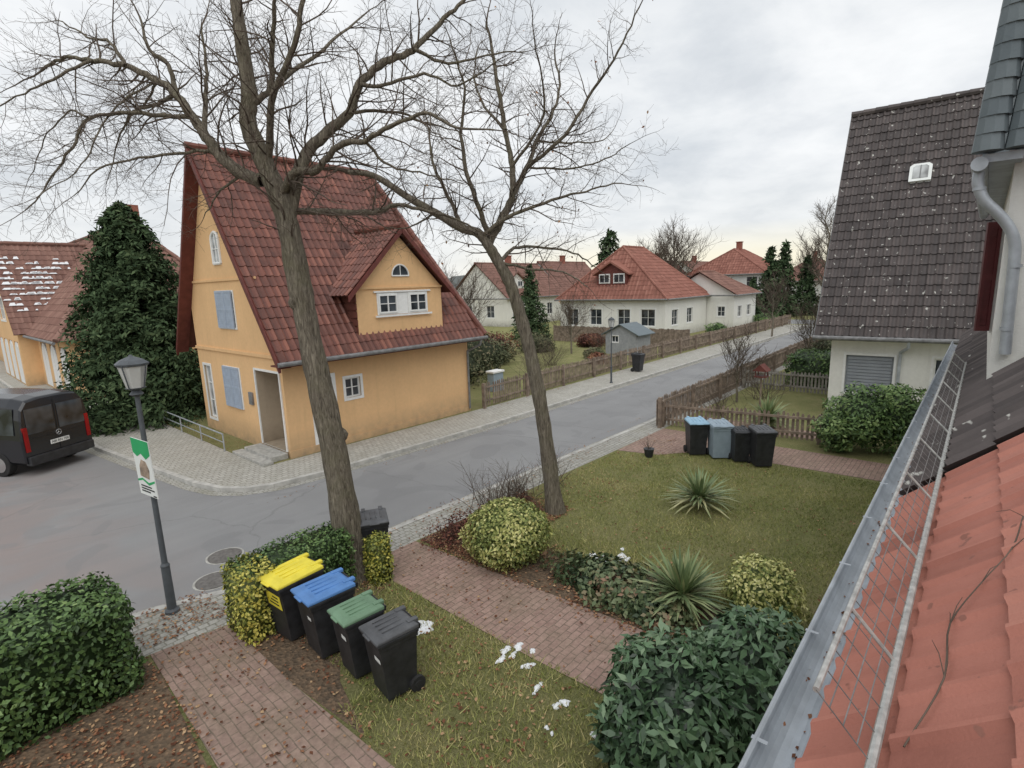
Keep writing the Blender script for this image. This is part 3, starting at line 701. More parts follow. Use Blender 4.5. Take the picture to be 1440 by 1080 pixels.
ridge(R,(6.5,18.6,9.26),(12.95,18.6,9.26)); ridge(R,(14.6,14.2,2.98),(12.95,18.6,9.26)); ridge(R,(14.6,22.1,2.98),(12.95,18.6,9.26))
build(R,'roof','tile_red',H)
R=MB()
tileplane(R,[(8.95,14.3,4.62),(8.95,15.5,4.62),(11.07,16.95,6.72),(11.07,14.3,6.72)],.22,.34,.026,.022,grooveshade=.3)
tileplane(R,[(13.2,15.5,4.62),(13.2,14.3,4.62),(11.07,14.3,6.72),(11.07,16.95,6.72)],.22,.34,.026,.022,grooveshade=.3)
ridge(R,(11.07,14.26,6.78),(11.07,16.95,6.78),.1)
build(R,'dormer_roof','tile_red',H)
fb=frame((0,14.33,0),(1,0,0),(0,-1,0)); slant(fb,(8.93,4.56),(11.06,6.66),0,.05,.12,.06,'bargeboard','board',H); slant(fb,(13.22,4.56),(11.08,6.66),0,.05,.12,.06,'bargeboard','board',H)
fb=frame((6.58,0,0),(0,1,0),(-1,0,0)); slant(fb,(14.15,2.78),(18.59,9.12),0,.08,.14,.10,'bargeboard','board',H); slant(fb,(22.15,2.78),(18.61,9.12),0,.08,.14,.10,'bargeboard','board',H)
for a,b in (((14.2,2.8),(18.6,9.05)),((22.1,2.8),(18.6,9.05))):
    D=MB(); D.add([(6.58,a[0],a[1]-.06),(6.9,a[0],a[1]-.06),(6.9,b[0],b[1]-.06),(6.58,b[0],b[1]-.06)],[(0,1,2,3)]); build(D,'soffit','board',H)
D=MB(); D.cyl((6.5,14.12,2.86),(14.62,14.12,2.86),.065,.065,10); build(D,'gutter','zincd',H)
D=MB(); D.box(6.6,14.5,14.18,14.8,2.76,2.80); build(D,'eaves_board','board',H)
D=MB(); D.pipe([(14.3,14.12,2.8),(14.3,14.2,2.6),(14.12,14.72,2.35),(14.12,14.72,.1)],.04); build(D,'downpipe','zincd',H)
window(H,s,1.95,1.45,2.5,2.08,2,2,surround=.08)
window(H,s,.9,.3,1.5,2.2,1,2,surround=.12,name='side_door',glass='glassc')
window(H,df,.78,4.02,1.5,4.62,2,2,out=.015,surround=.05); window(H,df,2.0,4.02,2.74,4.62,2,2,out=.015,surround=.05)
D=MB(); D.box(.62,2.92,.05,.09,3.90,3.96,df); D.box(1.56,1.94,.002,.02,3.97,4.67,df); D.box(.62,2.92,.002,.06,4.68,4.73,df)
build(D,'window_band','white',H)
D=MB(); ar=[(1.38+.34-.34*math.cos(t),5.2+.36*math.sin(t)) for t in [math.pi*i/12 for i in range(13)]]
D.panel(ar,df,.002,.012); w1=build(D,'attic_window','glass',H)
D=MB()
for (a,b),(c,d) in zip(ar,ar[1:]+ar[:1]): D.cyl(df(a,.02,b),df(c,.02,d),.025,.025,6)
D.cyl(df(1.72,.02,5.2),df(1.72,.02,5.55),.014,.014,6); build(D,'frame','white',w1)
shutter(H,g,2.75,3.72,4.0,4.9); shutter(H,g,2.95,1.1,4.2,2.45)
window(H,g,2.7,3.75,3.95,4.85,2,2,surround=.06); window(H,g,2.95,1.15,4.15,2.4,2,2,surround=.06)
D=MB(); ar=[(3.25,5.75),(3.8,5.75)]+[(3.525+.275*math.cos(t),6.45+.26*math.sin(t)) for t in [math.pi*i/10 for i in range(11)]]
D.panel(ar,g,-.05,.004); w1=build(D,'arched_window','glassc',H)
D=MB()
for (a,b),(c,d) in zip(ar,ar[1:]+ar[:1]): D.cyl(g(a,.015,b),g(c,.015,d),.045,.045,6)
D.cyl(g(3.525,.012,5.75),g(3.525,.012,6.7),.018,.018,6); D.cyl(g(3.25,.012,6.2),g(3.8,.012,6.2),.018,.018,6); build(D,'frame','white',w1)
window(H,g,5.35,.45,5.95,2.35,1,3,surround=.08,glass='glassc',name='side_door')
D=MB(); D.box(.45,1.5,-1.08,-1.03,.18,2.35,g); dd=build(D,'door','white',H)
D=MB(); D.box(.58,.94,-1.026,-1.02,.75,2.22,g); D.box(1.0,1.37,-1.026,-1.02,.75,2.22,g); build(D,'glass_pane','glass',dd)
D=MB(); D.cyl(g(.97,-1.0,1.2),g(.97,-.97,1.2),.02,.02,8); build(D,'handle','chrome',dd)
D=MB(); D.box(.14,.2,.002,.04,.18,2.56,g); D.box(1.75,1.81,.002,.04,.18,2.56,g); D.box(.2,1.75,.002,.04,2.5,2.56,g); build(D,'porch_frame','white',H)
D=MB(); D.box(2.1,2.35,.002,.06,1.35,1.75,g); build(D,'letter_box','zincd',H,bevel=.006)
D=MB(); D.box(.1,1.9,.04,.55,0,.16,g); D.box(.2,1.75,-1.1,.02,.161,.178,g); D.box(-.05,2.05,.55,.85,0,.08,g); build(D,'doorstep','stone',H,bevel=.01)

# ================================================================== HOUSE BEHIND CONIFER
H2=thing('house','ochre house with red hipped roof and row of white arched doors','house',(5,27,0))
f=frame((5,32,0),(0,1,0),(-1,0,0)); L2=40; mb=MB()
holes=[(.8+i*2.6,.1,.8+i*2.6+1.7,2.5) for i in range(3)]
wallp(mb,f,L2,[(0,3.1),(L2,3.1)],holes)
wallp(mb,frame((5,32,0),(1,0,0),(0,-1,0)),9,[(0,3.1),(9,3.1)]); wallp(mb,frame((14,32,0),(0,1,0),(1,0,0)),L2,[(0,3.1),(L2,3.1)])
ch=[(.5+i*2.2,.1,.5+i*2.2+1.5,2.5) for i in range(4)]
cg=frame((4.2,40.5,0),(0,1,0),(-1,0,0)); wallp(mb,cg,9,[(0,3.2),(4.5,7.9),(9,3.2)],[(3.4,3.7,5.6,5.0)]+ch); wallp(mb,frame((4.2,40.5,0),(1,0,0),(0,-1,0)),.8,[(0,3.2),(.8,3.2)])
build(mb,'wall','stucco',H2)
R=MB()
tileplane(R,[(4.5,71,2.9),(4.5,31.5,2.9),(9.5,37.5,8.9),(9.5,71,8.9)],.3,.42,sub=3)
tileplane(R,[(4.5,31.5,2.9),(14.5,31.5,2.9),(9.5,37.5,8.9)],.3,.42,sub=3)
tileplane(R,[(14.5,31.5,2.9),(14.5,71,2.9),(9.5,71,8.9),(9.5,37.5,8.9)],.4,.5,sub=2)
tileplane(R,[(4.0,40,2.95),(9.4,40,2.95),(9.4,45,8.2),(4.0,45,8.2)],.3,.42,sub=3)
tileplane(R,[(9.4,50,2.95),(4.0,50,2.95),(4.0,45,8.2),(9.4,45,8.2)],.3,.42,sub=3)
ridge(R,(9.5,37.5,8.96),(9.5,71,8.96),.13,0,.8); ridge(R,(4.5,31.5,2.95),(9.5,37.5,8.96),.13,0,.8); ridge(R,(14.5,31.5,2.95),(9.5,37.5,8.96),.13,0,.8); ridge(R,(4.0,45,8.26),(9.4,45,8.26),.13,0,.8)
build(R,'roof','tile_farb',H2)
D=MB(); D.box(9.6,10.3,38.0,38.7,7.8,10.1); build(D,'chimney','redbrick',H2)
for fr_,h in [(f,h) for h in holes]+[(cg,h) for h in ch]:
    D=MB(); xm=(h[0]+h[2])/2; hw_=(h[2]-h[0])/2-.02; ar=[(xm-hw_,h[1]),(xm+hw_,h[1])]+[(xm+hw_*math.cos(t),1.6+.88*math.sin(t)) for t in [math.pi*i/8 for i in range(0,9)]]
    D.panel(ar,fr_,-.1,.01); D.box(xm-.02,xm+.02,.012,.02,.1,2.4,fr_); build(D,'arched_door','white',H2)
window(H2,cg,3.4,3.7,5.6,5.0,4,2,surround=.12)
D=MB(); D.cyl((4.4,39.9,2.85),(4.4,31.4,2.85),.07,.07,8); build(D,'gutter','zincd',H2)
D=MB(); N_=Vector((0,-5.25,5)).normalized(); sl_=Vector((0,5,5.25)).normalized()
for k in range(420):
    u=rng.random(); row=rng.integers(4,15); v=row*.42+.04
    if rng.random()>.2+.8*math.exp(-((row-9)/3.2)**2-((u-.45)/.35)**2): continue
    c=Vector((4.2+3.6*u,40,2.95))+sl_*v+N_*.055; L_=.06+.16*rng.random(); hh=.08+.16*rng.random()
    D.add([c-Vector((L_,0,0)),c+Vector((L_,0,0)),c+Vector((L_*.7,0,0))+sl_*hh,c-Vector((L_*.5,0,0))+sl_*hh*.9],[(0,1,2,3)])
o=build(D,'snow_cover','snow',H2); o['kind']='stuff'

# ================================================================== WHITE HOUSE NEXT DOOR
W=thing('house','white plastered house with very steep lichen spotted brown tiled roof','house',(20.0,4.15,0),math.radians(2.5))
fw_=frame((.45,-.45,0),(0,-1,0),(-1,0,0)); mb=MB()
wallp(mb,fw_,9,[(0,3.4),(9,3.4)],[(.45,.9,1.75,2.15),(2.75,.9,3.4,2.15)])
wallp(mb,frame((.45,-.45,0),(1,0,0),(0,1,0)),8,[(0,3.4),(4,10.1),(8,3.4)],[(2,1,3.2,2.2),(5,1,6.2,2.2),(3.4,5,4.6,6.2)])
mb.box(0,9,.002,.03,0,.3,fw_)
build(mb,'wall','stucco_white',W,False)
R=MB(); tileplane(R,[(0,0,2.8),(0,-9.6,2.8),(4.45,-9.6,10.5),(4.45,0,10.5)],.2,.36,.036,.026,grooveshade=.35)
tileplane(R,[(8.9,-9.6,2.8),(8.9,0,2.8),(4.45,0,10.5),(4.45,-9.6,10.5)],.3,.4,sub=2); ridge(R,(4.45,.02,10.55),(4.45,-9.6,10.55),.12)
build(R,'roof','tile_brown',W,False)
fb=frame((0,0,0),(1,0,0),(0,1,0)); slant(fb,(0,2.75),(4.44,10.45),-.03,.03,.14,.08,'bargeboard','zincd',W,False); slant(fb,(8.9,2.75),(4.46,10.45),-.03,.03,.14,.08,'bargeboard','zincd',W,False)
D=MB(); D.cyl((-.08,.04,2.74),(-.08,-9.6,2.74),.075,.075,10); build(D,'gutter','zincd',W,False)
D=MB(); D.box(0,.45,-9.5,-.1,2.68,2.71); build(D,'soffit','white',W,False)
D=MB(); D.pipe([(-.08,-2.55,2.7),(-.02,-2.55,2.5),(.38,-2.35,2.3),(.38,-2.35,.1)],.045); build(D,'downpipe','zinc',W,False)
D=MB(); D.add([fw_(.45,-.1,.9),fw_(1.75,-.1,.9),fw_(1.75,-.1,2.15),fw_(.45,-.1,2.15)],[(0,1,2,3)])
for k in range(11): D.box(.5,1.7,-.098,-.06-.015*(k%2),.95+k*.105,.95+k*.105+.085,fw_)
wb=build(D,'blind_window','blind',W,False)
D=MB(); D.box(.38,.45,.002,.025,.83,2.22,fw_); D.box(1.75,1.82,.002,.025,.83,2.22,fw_); D.box(.45,1.75,.002,.025,2.15,2.22,fw_); D.box(.45,1.75,.002,.05,.83,.9,fw_); build(D,'frame','white',wb,False)
window(W,fw_,2.75,.9,3.4,2.15,1,2,world=False,surround=.07)
sv=Vector((4.45,0,7.7)).normalized(); nv=Vector((-7.7,0,4.45)).normalized(); c0=Vector((0,-2.28,2.8))+sv*5.95
rf2=lambda x,o,z: c0+Vector((0,-1,0))*x+nv*o+sv*z
D=MB(); D.panel([(-.29,-.33),(.29,-.33),(.29,.25),(.2,.33),(-.2,.33),(-.29,.25)],rf2,.02,.13); rl=build(D,'roof_light','paper',W,False,.01)
D=MB(); D.panel([(-.21,-.24),(.21,-.24),(.21,.2),(.14,.26),(-.14,.26),(-.21,.2)],rf2,.133,.14); build(D,'glass_pane','glassc',rl,False)
D=MB(); D.panel([(-.015,-.24),(.015,-.24),(.015,.26),(-.015,.26)],rf2,.142,.15); build(D,'glazing_bar','zincd',rl,False)

# ================================================================== OWN HOUSE ROOF
O=thing('house','house with orange tiled roof, zinc gutter and snow guard','house',(0,0,0))
mb=MB(); wallp(mb,frame((-6,.12,0),(1,0,0),(0,1,0)),23.4,[(0,3.05),(23.4,3.05)],[(15,.9,16.2,2.2),(19,.9,20.2,2.2)])
wallp(mb,frame((17.4,.12,0),(0,-1,0),(1,0,0)),6,[(0,3.0),(3,6),(6,3)])
build(mb,'wall','stucco_white',O)
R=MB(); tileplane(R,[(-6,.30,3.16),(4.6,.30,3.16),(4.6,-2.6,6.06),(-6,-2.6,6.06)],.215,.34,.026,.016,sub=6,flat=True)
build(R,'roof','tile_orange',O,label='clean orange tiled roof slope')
R=MB(); tileplane(R,[(4.6,.30,3.16),(17.6,.30,3.16),(17.6,-2.6,6.06),(4.6,-2.6,6.06)],.20,.34,.035,.024,sub=6,grooveshade=.4)
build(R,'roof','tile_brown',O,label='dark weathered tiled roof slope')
def trough(x0,x1,yc,zc,r,n=10):
    D=MB(); P=[];k=n+1
    for x in (x0,x1):
        for rr in (r,r-.006):
            for i in range(k): a=math.pi*i/n; P.append((x,yc+rr*math.cos(a),zc-rr*math.sin(a)))
    F=[]
    for i in range(n): F+=[(i,i+1,2*k+i+1,2*k+i),(k+i,k+i+1,3*k+i+1,3*k+i),]
    D.add(P,F); D.cyl((x0,yc+r+.004,zc),(x1,yc+r+.004,zc),.013,.013,8)
    D.add([(x0,yc-r,zc+.004),(x1,yc-r,zc+.004),(x1,yc-r-.05,zc+.13),(x0,yc-r-.05,zc+.13)],[(0,1,2,3)])
    x=x0+.3
    while x<x1: D.box(x,x+.02,yc+r*.55,yc+r+.02,zc+.008,zc+.011); x+=.85
    for xx in (1.15,4.3,7.4): 
        for i in range(n): a=math.pi*i/n;b=math.pi*(i+1)/n; D.add([(xx,yc+(r+.004)*math.cos(a),zc-(r+.004)*math.sin(a)),(xx+.04,yc+(r+.004)*math.cos(a),zc-(r+.004)*math.sin(a)),(xx+.04,yc+(r+.004)*math.cos(b),zc-(r+.004)*math.sin(b)),(xx,yc+(r+.004)*math.cos(b),zc-(r+.004)*math.sin(b))],[(0,1,2,3)])
    return D
build(trough(-6,17.6,.42,3.0,.088),'gutter','zinc',O)
D=MB()
for k in range(260):
    x=rng.random()*17; y=.42+rng.normal(0,.025); z=3.0-.075; a=rng.random()*6.28; r=.006+.012*rng.random(); D.add([(x+r*math.cos(a+q),y+r*math.sin(a+q)*.6,z+.01*rng.random()) for q in (0,1.6,3.1,4.7)],[(0,1,2,3)],float(rng.random()*.6))
o=build(D,'gutter_debris','leaf',O); o['kind']='stuff'
A=lambda x:Vector((x,.265,3.585)); B_=lambda x:Vector((x,.115,3.425))
xa,xb=1.62,10.4
D=MB(); D.cyl(A(xa),A(xb),.010,.010,8); D.cyl(B_(-1),B_(xb),.014,.014,8)
x=.35
while x<xb:
    if x>xa: D.cyl(B_(x)+Vector((0,-.01,-.01)),A(x),.007,.007,6)
    D.cyl(B_(x),(x,.12,3.36),.009,.009,6); x+=.9
sg_=build(D,'snow_guard','steel',O)
D=MB()
for t in (.25,.5,.75): D.cyl(B_(xa).lerp(A(xa),t),B_(xb).lerp(A(xb),t),.0025,.0025,4)
x=xa
while x<xb: D.cyl(B_(x),A(x),.002,.002,4); x+=.12
build(D,'wire_grille','wire',sg_)
UX=7.75
uw=frame((UX,-.10,0),(1,0,0),(0,1,0)); mb=MB()
mb.add([uw(0,0,3.4),uw(6.6,0,3.4),uw(6.6,0,5.95),uw(0,0,5.95)],[(0,1,2,3)])
mb.add([(UX,-.1,3.4),(UX,-2.4,3.4),(UX,-2.4,6.2),(UX,-.1,6.2)],[(0,1,2,3)])
build(mb,'upper_wall','stucco_white',O)
window(O,uw,.75,4.1,1.7,5.3,2,2,out=.006,surround=.05)
shutter(O,frame((UX+.70,-.07,0),(-.35,1,0),(-1,-.35,0)),0,4.08,.15,5.32,'shutter_red',.0,True,1)
shutter(O,uw,1.8,4.05,2.3,5.36,'shutter_red',.02,True,1)
D=MB(); D.cyl((UX-.35,.17,5.84),(UX+6.8,.17,5.84),.07,.07,14); D.box(UX-.3,UX+6.8,-.15,.14,5.85,5.93); build(D,'upper_gutter','zinc',O)
T=Tubes(); S=catmull([(UX-.15,.17,5.80),(UX-.15,.165,5.66),(UX-.14,.10,5.50),(UX-.12,.0,5.38),(UX-.09,-.09,5.26),(UX-.07,-.16,5.12),(UX-.06,-.19,4.95),(UX-.06,-.20,4.6),(UX-.06,-.21,4.2),(UX-.06,-.22,3.9)],5); T.add(S,[.05]*len(S),16)
for z in (4.15,4.8,5.6): 
    yy=-.205 if z<5 else .15; xx=UX-.06 if z<5 else UX-.148
    T.add([(xx,yy,z),(xx,yy,z+.035)],[.057,.057],16)
T.obj('downpipe','zinc',O)
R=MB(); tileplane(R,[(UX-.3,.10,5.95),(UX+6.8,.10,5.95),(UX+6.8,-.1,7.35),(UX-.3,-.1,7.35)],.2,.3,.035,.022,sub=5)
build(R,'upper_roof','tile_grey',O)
R=MB()
for j in range(9):
    for i in range(10): R.cyl((UX-.32,.12-i*.25-j*.012,5.95+j*.16),(UX-.32,.12-i*.25-j*.012,5.95+j*.16+.17),.13,.115,10,0,True,.25+.6*float(rng.random()))
build(R,'verge','tile_grey',O)
V_=thing('climbing_plant','thin dry creeper twigs trailing over orange roof tiles','plant',(2.2,-.1,3.6))
T=Tubes()
def rp(x,y,h=.05): return Vector((x,y,3.46-y+h))
P=[rp(1.7,.05),rp(2.0,-.02),rp(2.35,-.02),rp(2.6,-.1),rp(2.8,-.18),rp(3.1,-.22)]; S=catmull(P,4); T.add(S,[.003]*len(S),4)
for k in range(7):
    q=P[1+k%5]; d=Vector((random.uniform(-.3,.8),random.uniform(-.5,.2),0)); T.add([q,q+d*.2+Vector((0,0,-d.y*.2+.03)),q+d*.42+Vector((0,0,-d.y*.42+.02))],[.002,.0017,.001],3)
T.obj('creeper_stem','twig',V_)

# ================================================================== FAR HOUSES
def simplehouse(label,loc,rot,L,Wd,eave,rz,wall,roof,hipa=2,hipb=2,wins=(),chim=None,group='houses further along the street',dormer=None,tw=.35):
    E=thing('house',label,'house',loc,rot,group); mb=MB()
    fs=frame((0,0,0),(1,0,0),(0,-1,0)); fl=frame((0,0,0),(0,1,0),(-1,0,0))
    hs=[w_[1:5] for w_ in wins if w_[0]=='s']; hl=[w_[1:5] for w_ in wins if w_[0]=='l']
    ga=[(0,eave),(Wd/2,rz-.15),(Wd,eave)] if hipa==0 else [(0,eave),(Wd,eave)]
    wallp(mb,fs,L,[(0,eave),(L,eave)],hs); wallp(mb,fl,Wd,ga,hl)
    wallp(mb,frame((L,0,0),(0,1,0),(1,0,0)),Wd,[(0,eave),(Wd/2,rz-.15),(Wd,eave)] if hipb==0 else [(0,eave),(Wd,eave)]); wallp(mb,frame((0,Wd,0),(1,0,0),(0,1,0)),L,[(0,eave),(L,eave)])
    build(mb,'wall',wall,E,False)
    o=.35; R=MB(); ez=eave-.1; ra=(hipa if hipa else -o,Wd/2,rz); rb=(L-hipb if hipb else L+o,Wd/2,rz)
    tileplane(R,[(-o,-o,ez),(L+o,-o,ez),rb,ra],tw,.45,sub=3); tileplane(R,[(L+o,Wd+o,ez),(-o,Wd+o,ez),ra,rb],tw,.45,sub=3)
    if hipa: tileplane(R,[(-o,Wd+o,ez),(-o,-o,ez),ra],tw,.45,sub=3)
    if hipb: tileplane(R,[(L+o,-o,ez),(L+o,Wd+o,ez),rb],tw,.45,sub=3)
    ridge(R,ra,rb,.12,0,.9)
    if hipa: ridge(R,(-o,-o,ez),ra,.11,0,.9); ridge(R,(-o,Wd+o,ez),ra,.11,0,.9)
    if hipb: ridge(R,(L+o,-o,ez),rb,.11,0,.9); ridge(R,(L+o,Wd+o,ez),rb,.11,0,.9)
    build(R,'roof',roof,E,False)
    D=MB(); D.cyl((-o,-o-.06,ez),(L+o,-o-.06,ez),.07,.07,6); build(D,'gutter','zincd',E,False)
    D=MB(); D.cyl((-o-.06,-o,ez),(-o-.06,Wd+o,ez),.07,.07,6); build(D,'gutter','zincd',E,False)
    if chim:
        D=MB(); D.box(chim-.35,chim+.35,Wd/2-.3,Wd/2+.3,rz-.8,rz+.9); D.box(chim-.42,chim+.42,Wd/2-.37,Wd/2+.37,rz+.9,rz+1.0); build(D,'chimney','redbrick',E,False)
    for w_ in wins: window(E,fs if w_[0]=='s' else fl,*w_[1:5],cols=w_[5] if len(w_)>5 else 2,rows=2,world=False,surround=.1)
    if dormer:
        side,xc,wd,zb,zt,mat=dormer
        ff=fs if side=='s' else fl
        dep=(zb-ez)/( (rz-ez)/(Wd/2+o) ) -o if side=='s' else (zb-ez)/((rz-ez)/((hipa or .01)+o))-o
        q=lambda x,oo,z: ff(x,oo-dep,z)
        D=MB(); D.panel([(xc-wd/2,zb),(xc+wd/2,zb),(xc+wd/2,zt),(xc,zt+.8),(xc-wd/2,zt)],q,-2.2,0); build(D,'dormer',mat,E,False)
        D=MB(); D.panel([(xc-wd/2-.3,zt-.2),(xc,zt+.85),(xc+wd/2+.3,zt-.2),(xc+wd/2+.3,zt-.05),(xc,zt+1.02),(xc-wd/2-.3,zt-.05)],q,-2.6,.3); build(D,'dormer_roof',roof,E,False)
        for k in (-1,1): window(E,q,xc+k*wd*.24-wd*.17,zb+.25,xc+k*wd*.24+wd*.17,zt-.12,2,1,out=.02,world=False,surround=.05)
    return E
simplehouse('white house with red hipped roof, dark red dormer and white windows',(41.0,19.4,0),0,8.5,10.5,3.3,7.8,'stucco_white','tile_far',2.4,2.4,
  [('l',.9,1.0,2.2,2.4),('l',3.2,1.0,4.4,2.4),('l',6,1.0,7.2,2.4),('l',8.5,.9,9.7,2.4),('s',1.2,1.0,2.4,2.3),('s',4.2,1.0,5.4,2.3)],None,dormer=('l',5.2,3.0,4.4,5.5,'board'))
simplehouse('pale house wing with low red hipped roof beside garden',(49.6,16.9,0),0,6.0,6.5,3.3,5.4,'stucco_white','tile_farb',0,2.6,[('l',.8,1.3,1.5,2.2),('l',4.0,.1,5.0,2.2),('s',1,1.2,2,2.2),('s',3.5,1.2,4.5,2.2)])
simplehouse('white house with brown tiled roof and white dormer',(46,41,0),.05,12,9,3.3,7.4,'stucco_white','tile_farb',0,0,[('s',1,1,2.2,2.4),('s',4,1,5.2,2.4),('s',8,1,9.2,2.4),('l',2,1,3.2,2.4),('l',5.5,1,6.7,2.4)],6,dormer=('s',3,2.8,4.3,5.3,'stucco_white'))
simplehouse('pale house with weathered brown roof',(64,46,0),0,12,9,3.4,8,'stucco_grey','tile_farb',0,0,[('l',2,1,3.2,2.4),('l',5.5,1,6.7,2.4)],6)
simplehouse('grey house with brown gabled roof and chimney',(60,29,0),0,12,8,3.2,7.2,'stucco_grey','tile_farb',0,0,[('l',1.5,1,2.7,2.4),('l',5,1,6.2,2.4)],7)
simplehouse('pink grey house with red roof and white windows',(70,20.2,0),0,10,10,5.2,8.4,'stucco_grey','tile_far',3,3,[('l',1,1,2.3,2.6),('l',4,1,5.3,2.6),('l',7,1,8.3,2.6),('l',1,3.6,2.3,4.8),('l',4,3.6,5.3,4.8),('l',7,3.6,8.3,4.8),('s',1,1,2.3,2.6),('s',5,1,6.3,2.6)],5)
simplehouse('grey house with brown roof closing the street',(86,14,0),.1,14,10,4.0,7.2,'stucco_grey','tile_farb',3,3,[('l',1,1,2.3,2.6),('l',4,1,5.3,2.6),('l',7,1,8.3,2.6)],5)
simplehouse('white house with brown gabled roof behind trees',(86,33,0),0,14,10,3.6,7.6,'stucco_white','tile_farb',0,0,[('l',2,1,3.3,2.6),('l',6,1,7.3,2.6)],5)
simplehouse('white house with brown roof beyond gardens',(28,52,0),.2,12,9,3.4,7.6,'stucco_white','tile_farb',0,0,[('s',2,1,3.3,2.6),('s',7,1,8.3,2.6)],5)

# ================================================================== FENCES
def fence(pts,h,label,mat='wood',pw=.075,gap=.055,zb=.05,pointed=True,postgap=2.4):
    E=thing('wooden_fence',label,'fence',(pts[0][0],pts[0][1],0),0); mb=MB()
    for a,b in zip(pts,pts[1:]):
        a=Vector((*a,0));b=Vector((*b,0));L=(b-a).length;d=(b-a).normalized();fr=frame(a,d,(-d.y,d.x,0)); x=0
        while x<L-pw:
            hh=h+random.uniform(-.04,.04); tl=random.uniform(-.016,.016)
            if random.random()<.02: x+=pw+gap; continue
            if pointed: mb.panel([(x,zb),(x+pw,zb),(x+pw+tl,hh-.05),(x+pw/2+tl,hh),(x+tl,hh-.05)],fr,.0,.02)
            else: mb.box(x,x+pw,0,.02,zb,hh,fr)
            x+=pw+gap
        for z in (.25*h,.78*h): mb.box(0,L,-.05,-.003,z,z+.07,fr)
        n=max(1,int(L/postgap))
        for i in range(n+1): px=L*i/n; po=MB(); po.box(px-.05,px+.05,-.16,-.052,0,h+.02,fr); build(po,'post',mat,E)
    build(mb,'pickets',mat,E); return E
fence([(14.7,14.6),(28.4,14.85),(58,14.4)],1.0,'long weathered brown picket fence along garden and pavement')
fence([(16.2,7.65),(16.9,3.2)],.85,'short brown picket fence between two front gardens')
fence([(15.9,7.75),(24,7.75),(36,7.85)],1.0,'weathered brown picket fence along pavement')
fence([(36,7.85),(58,7.9)],1.0,'weathered brown fence along pavement')
fence([(24,7.6),(24,4.2)],.9,'low wooden fence dividing front gardens','woodg')
fence([(36,15.3),(36,27)],1.3,'brown board fence between gardens','wood',.12,.01,.05,False)

# ================================================================== BINS
def wheelie(loc,rot,w,d,h,body,lid,label,rim=None,sticker=None):
    E=thing('wheelie_bin',label,'bin',loc,rot,'wheelie bins')
    b=MB(); hw,hd=w/2,d/2
    def ring(z,kx,ky,ox=0): return [(-hd*kx+ox,-hw*ky,z),(hd*kx+ox,-hw*ky,z),(hd*kx+ox,hw*ky,z),(-hd*kx+ox,hw*ky,z)]
    R=[ring(.05,.70,.80,.02),ring(.12,.72,.82,.02),ring(h*.80,.90,.93,.0),ring(h*.80,.95,.97),ring(h*.90,.96,.98)]
    P=[p for r in R for p in r]; F=[(3,2,1,0)]
    for j in range(len(R)-1):
        for i in range(4): F.append((4*j+i,4*j+(i+1)%4,4*j+4+(i+1)%4,4*j+4+i))
    F.append(tuple(range(16,20))); b.add(P,F)
    build(b,'body',body,E,False,.018)
    b=MB(); b.box(-hd*1.02,hd*.98,-hw*1.03,hw*1.03,h*.86,h*.905); build(b,'rim',rim or body,E,False,.008)
    b=MB(); z=h*.908
    P=[(-hd*1.08,-hw*1.02,z),(hd*1.0,-hw*1.02,z),(hd*1.0,hw*1.02,z),(-hd*1.08,hw*1.02,z),
       (-hd*1.06,-hw*1.0,z+.03),(hd*1.0,-hw*1.0,z+.045),(hd*1.0,hw*1.0,z+.045),(-hd*1.06,hw*1.0,z+.03),
       (-hd*.82,-hw*.8,z+.06),(hd*.86,-hw*.8,z+.075),(hd*.86,hw*.8,z+.075),(-hd*.82,hw*.8,z+.06)]
    F=[(3,2,1,0)]+[(4*j+i,4*j+(i+1)%4,4*j+4+(i+1)%4,4*j+4+i) for j in range(2) for i in range(4)]+[(8,9,10,11)]
    b.add(P,F); b.box(-hd*1.16,-hd*1.05,-hw*.35,hw*.35,z,z+.025)
    for yy in (-.62,.62): b.box(hd*.6,hd*1.12,hw*yy-.035,hw*yy+.035,z+.04,z+.088)
    for yy in (-.52,-.18,.18,.52): b.box(-hd*.6,hd*.5,hw*yy-.01,hw*yy+.01,z+.06,z+.08)
    build(b,'lid',lid,E,False,.014)
    b=MB(); b.cyl((hd*1.15,-hw*.8,h*.9),(hd*1.15,hw*.8,h*.9),.015,.015,8); b.box(hd*.9,hd*1.16,-hw*.82,-hw*.74,h*.85,h*.92); b.box(hd*.9,hd*1.16,hw*.74,hw*.82,h*.85,h*.92); build(b,'handle',body,E,False)
    for sg in (-1,1):
        b=MB(); b.cyl((hd*.78,sg*hw*.80,.10),(hd*.78,sg*(hw*.80+.05),.10),.10,.10,18); b.cyl((hd*.78,sg*(hw*.80+.05),.10),(hd*.78,sg*(hw*.80+.056),.10),.055,.045,12); build(b,'wheel','rubber',E,False,.006)
    if sticker:
        for (sy,sz,sw,sh,m_) in sticker:
            b=MB(); t=(sz-.12)/(h*.8-.12); xx=-hd*(.72+.18*t)+.02*(1-t)-.006
            t2=(sz+sh-.12)/(h*.8-.12); x2=-hd*(.72+.18*t2)+.02*(1-t2)-.006
            b.add([(xx,sy-sw/2,sz),(xx,sy+sw/2,sz),(x2,sy+sw/2,sz+sh),(x2,sy-sw/2,sz+sh)],[(0,1,2,3)]); build(b,'sticker',m_,E,False)
    return E
YB=wheelie((3.06,6.98,0),math.radians(4),.56,.68,1.0,'plastic','yellow','large black wheelie bin with bright yellow lid and yellow panel',None,[(-.02,.54,.36,.22,'yellow')])
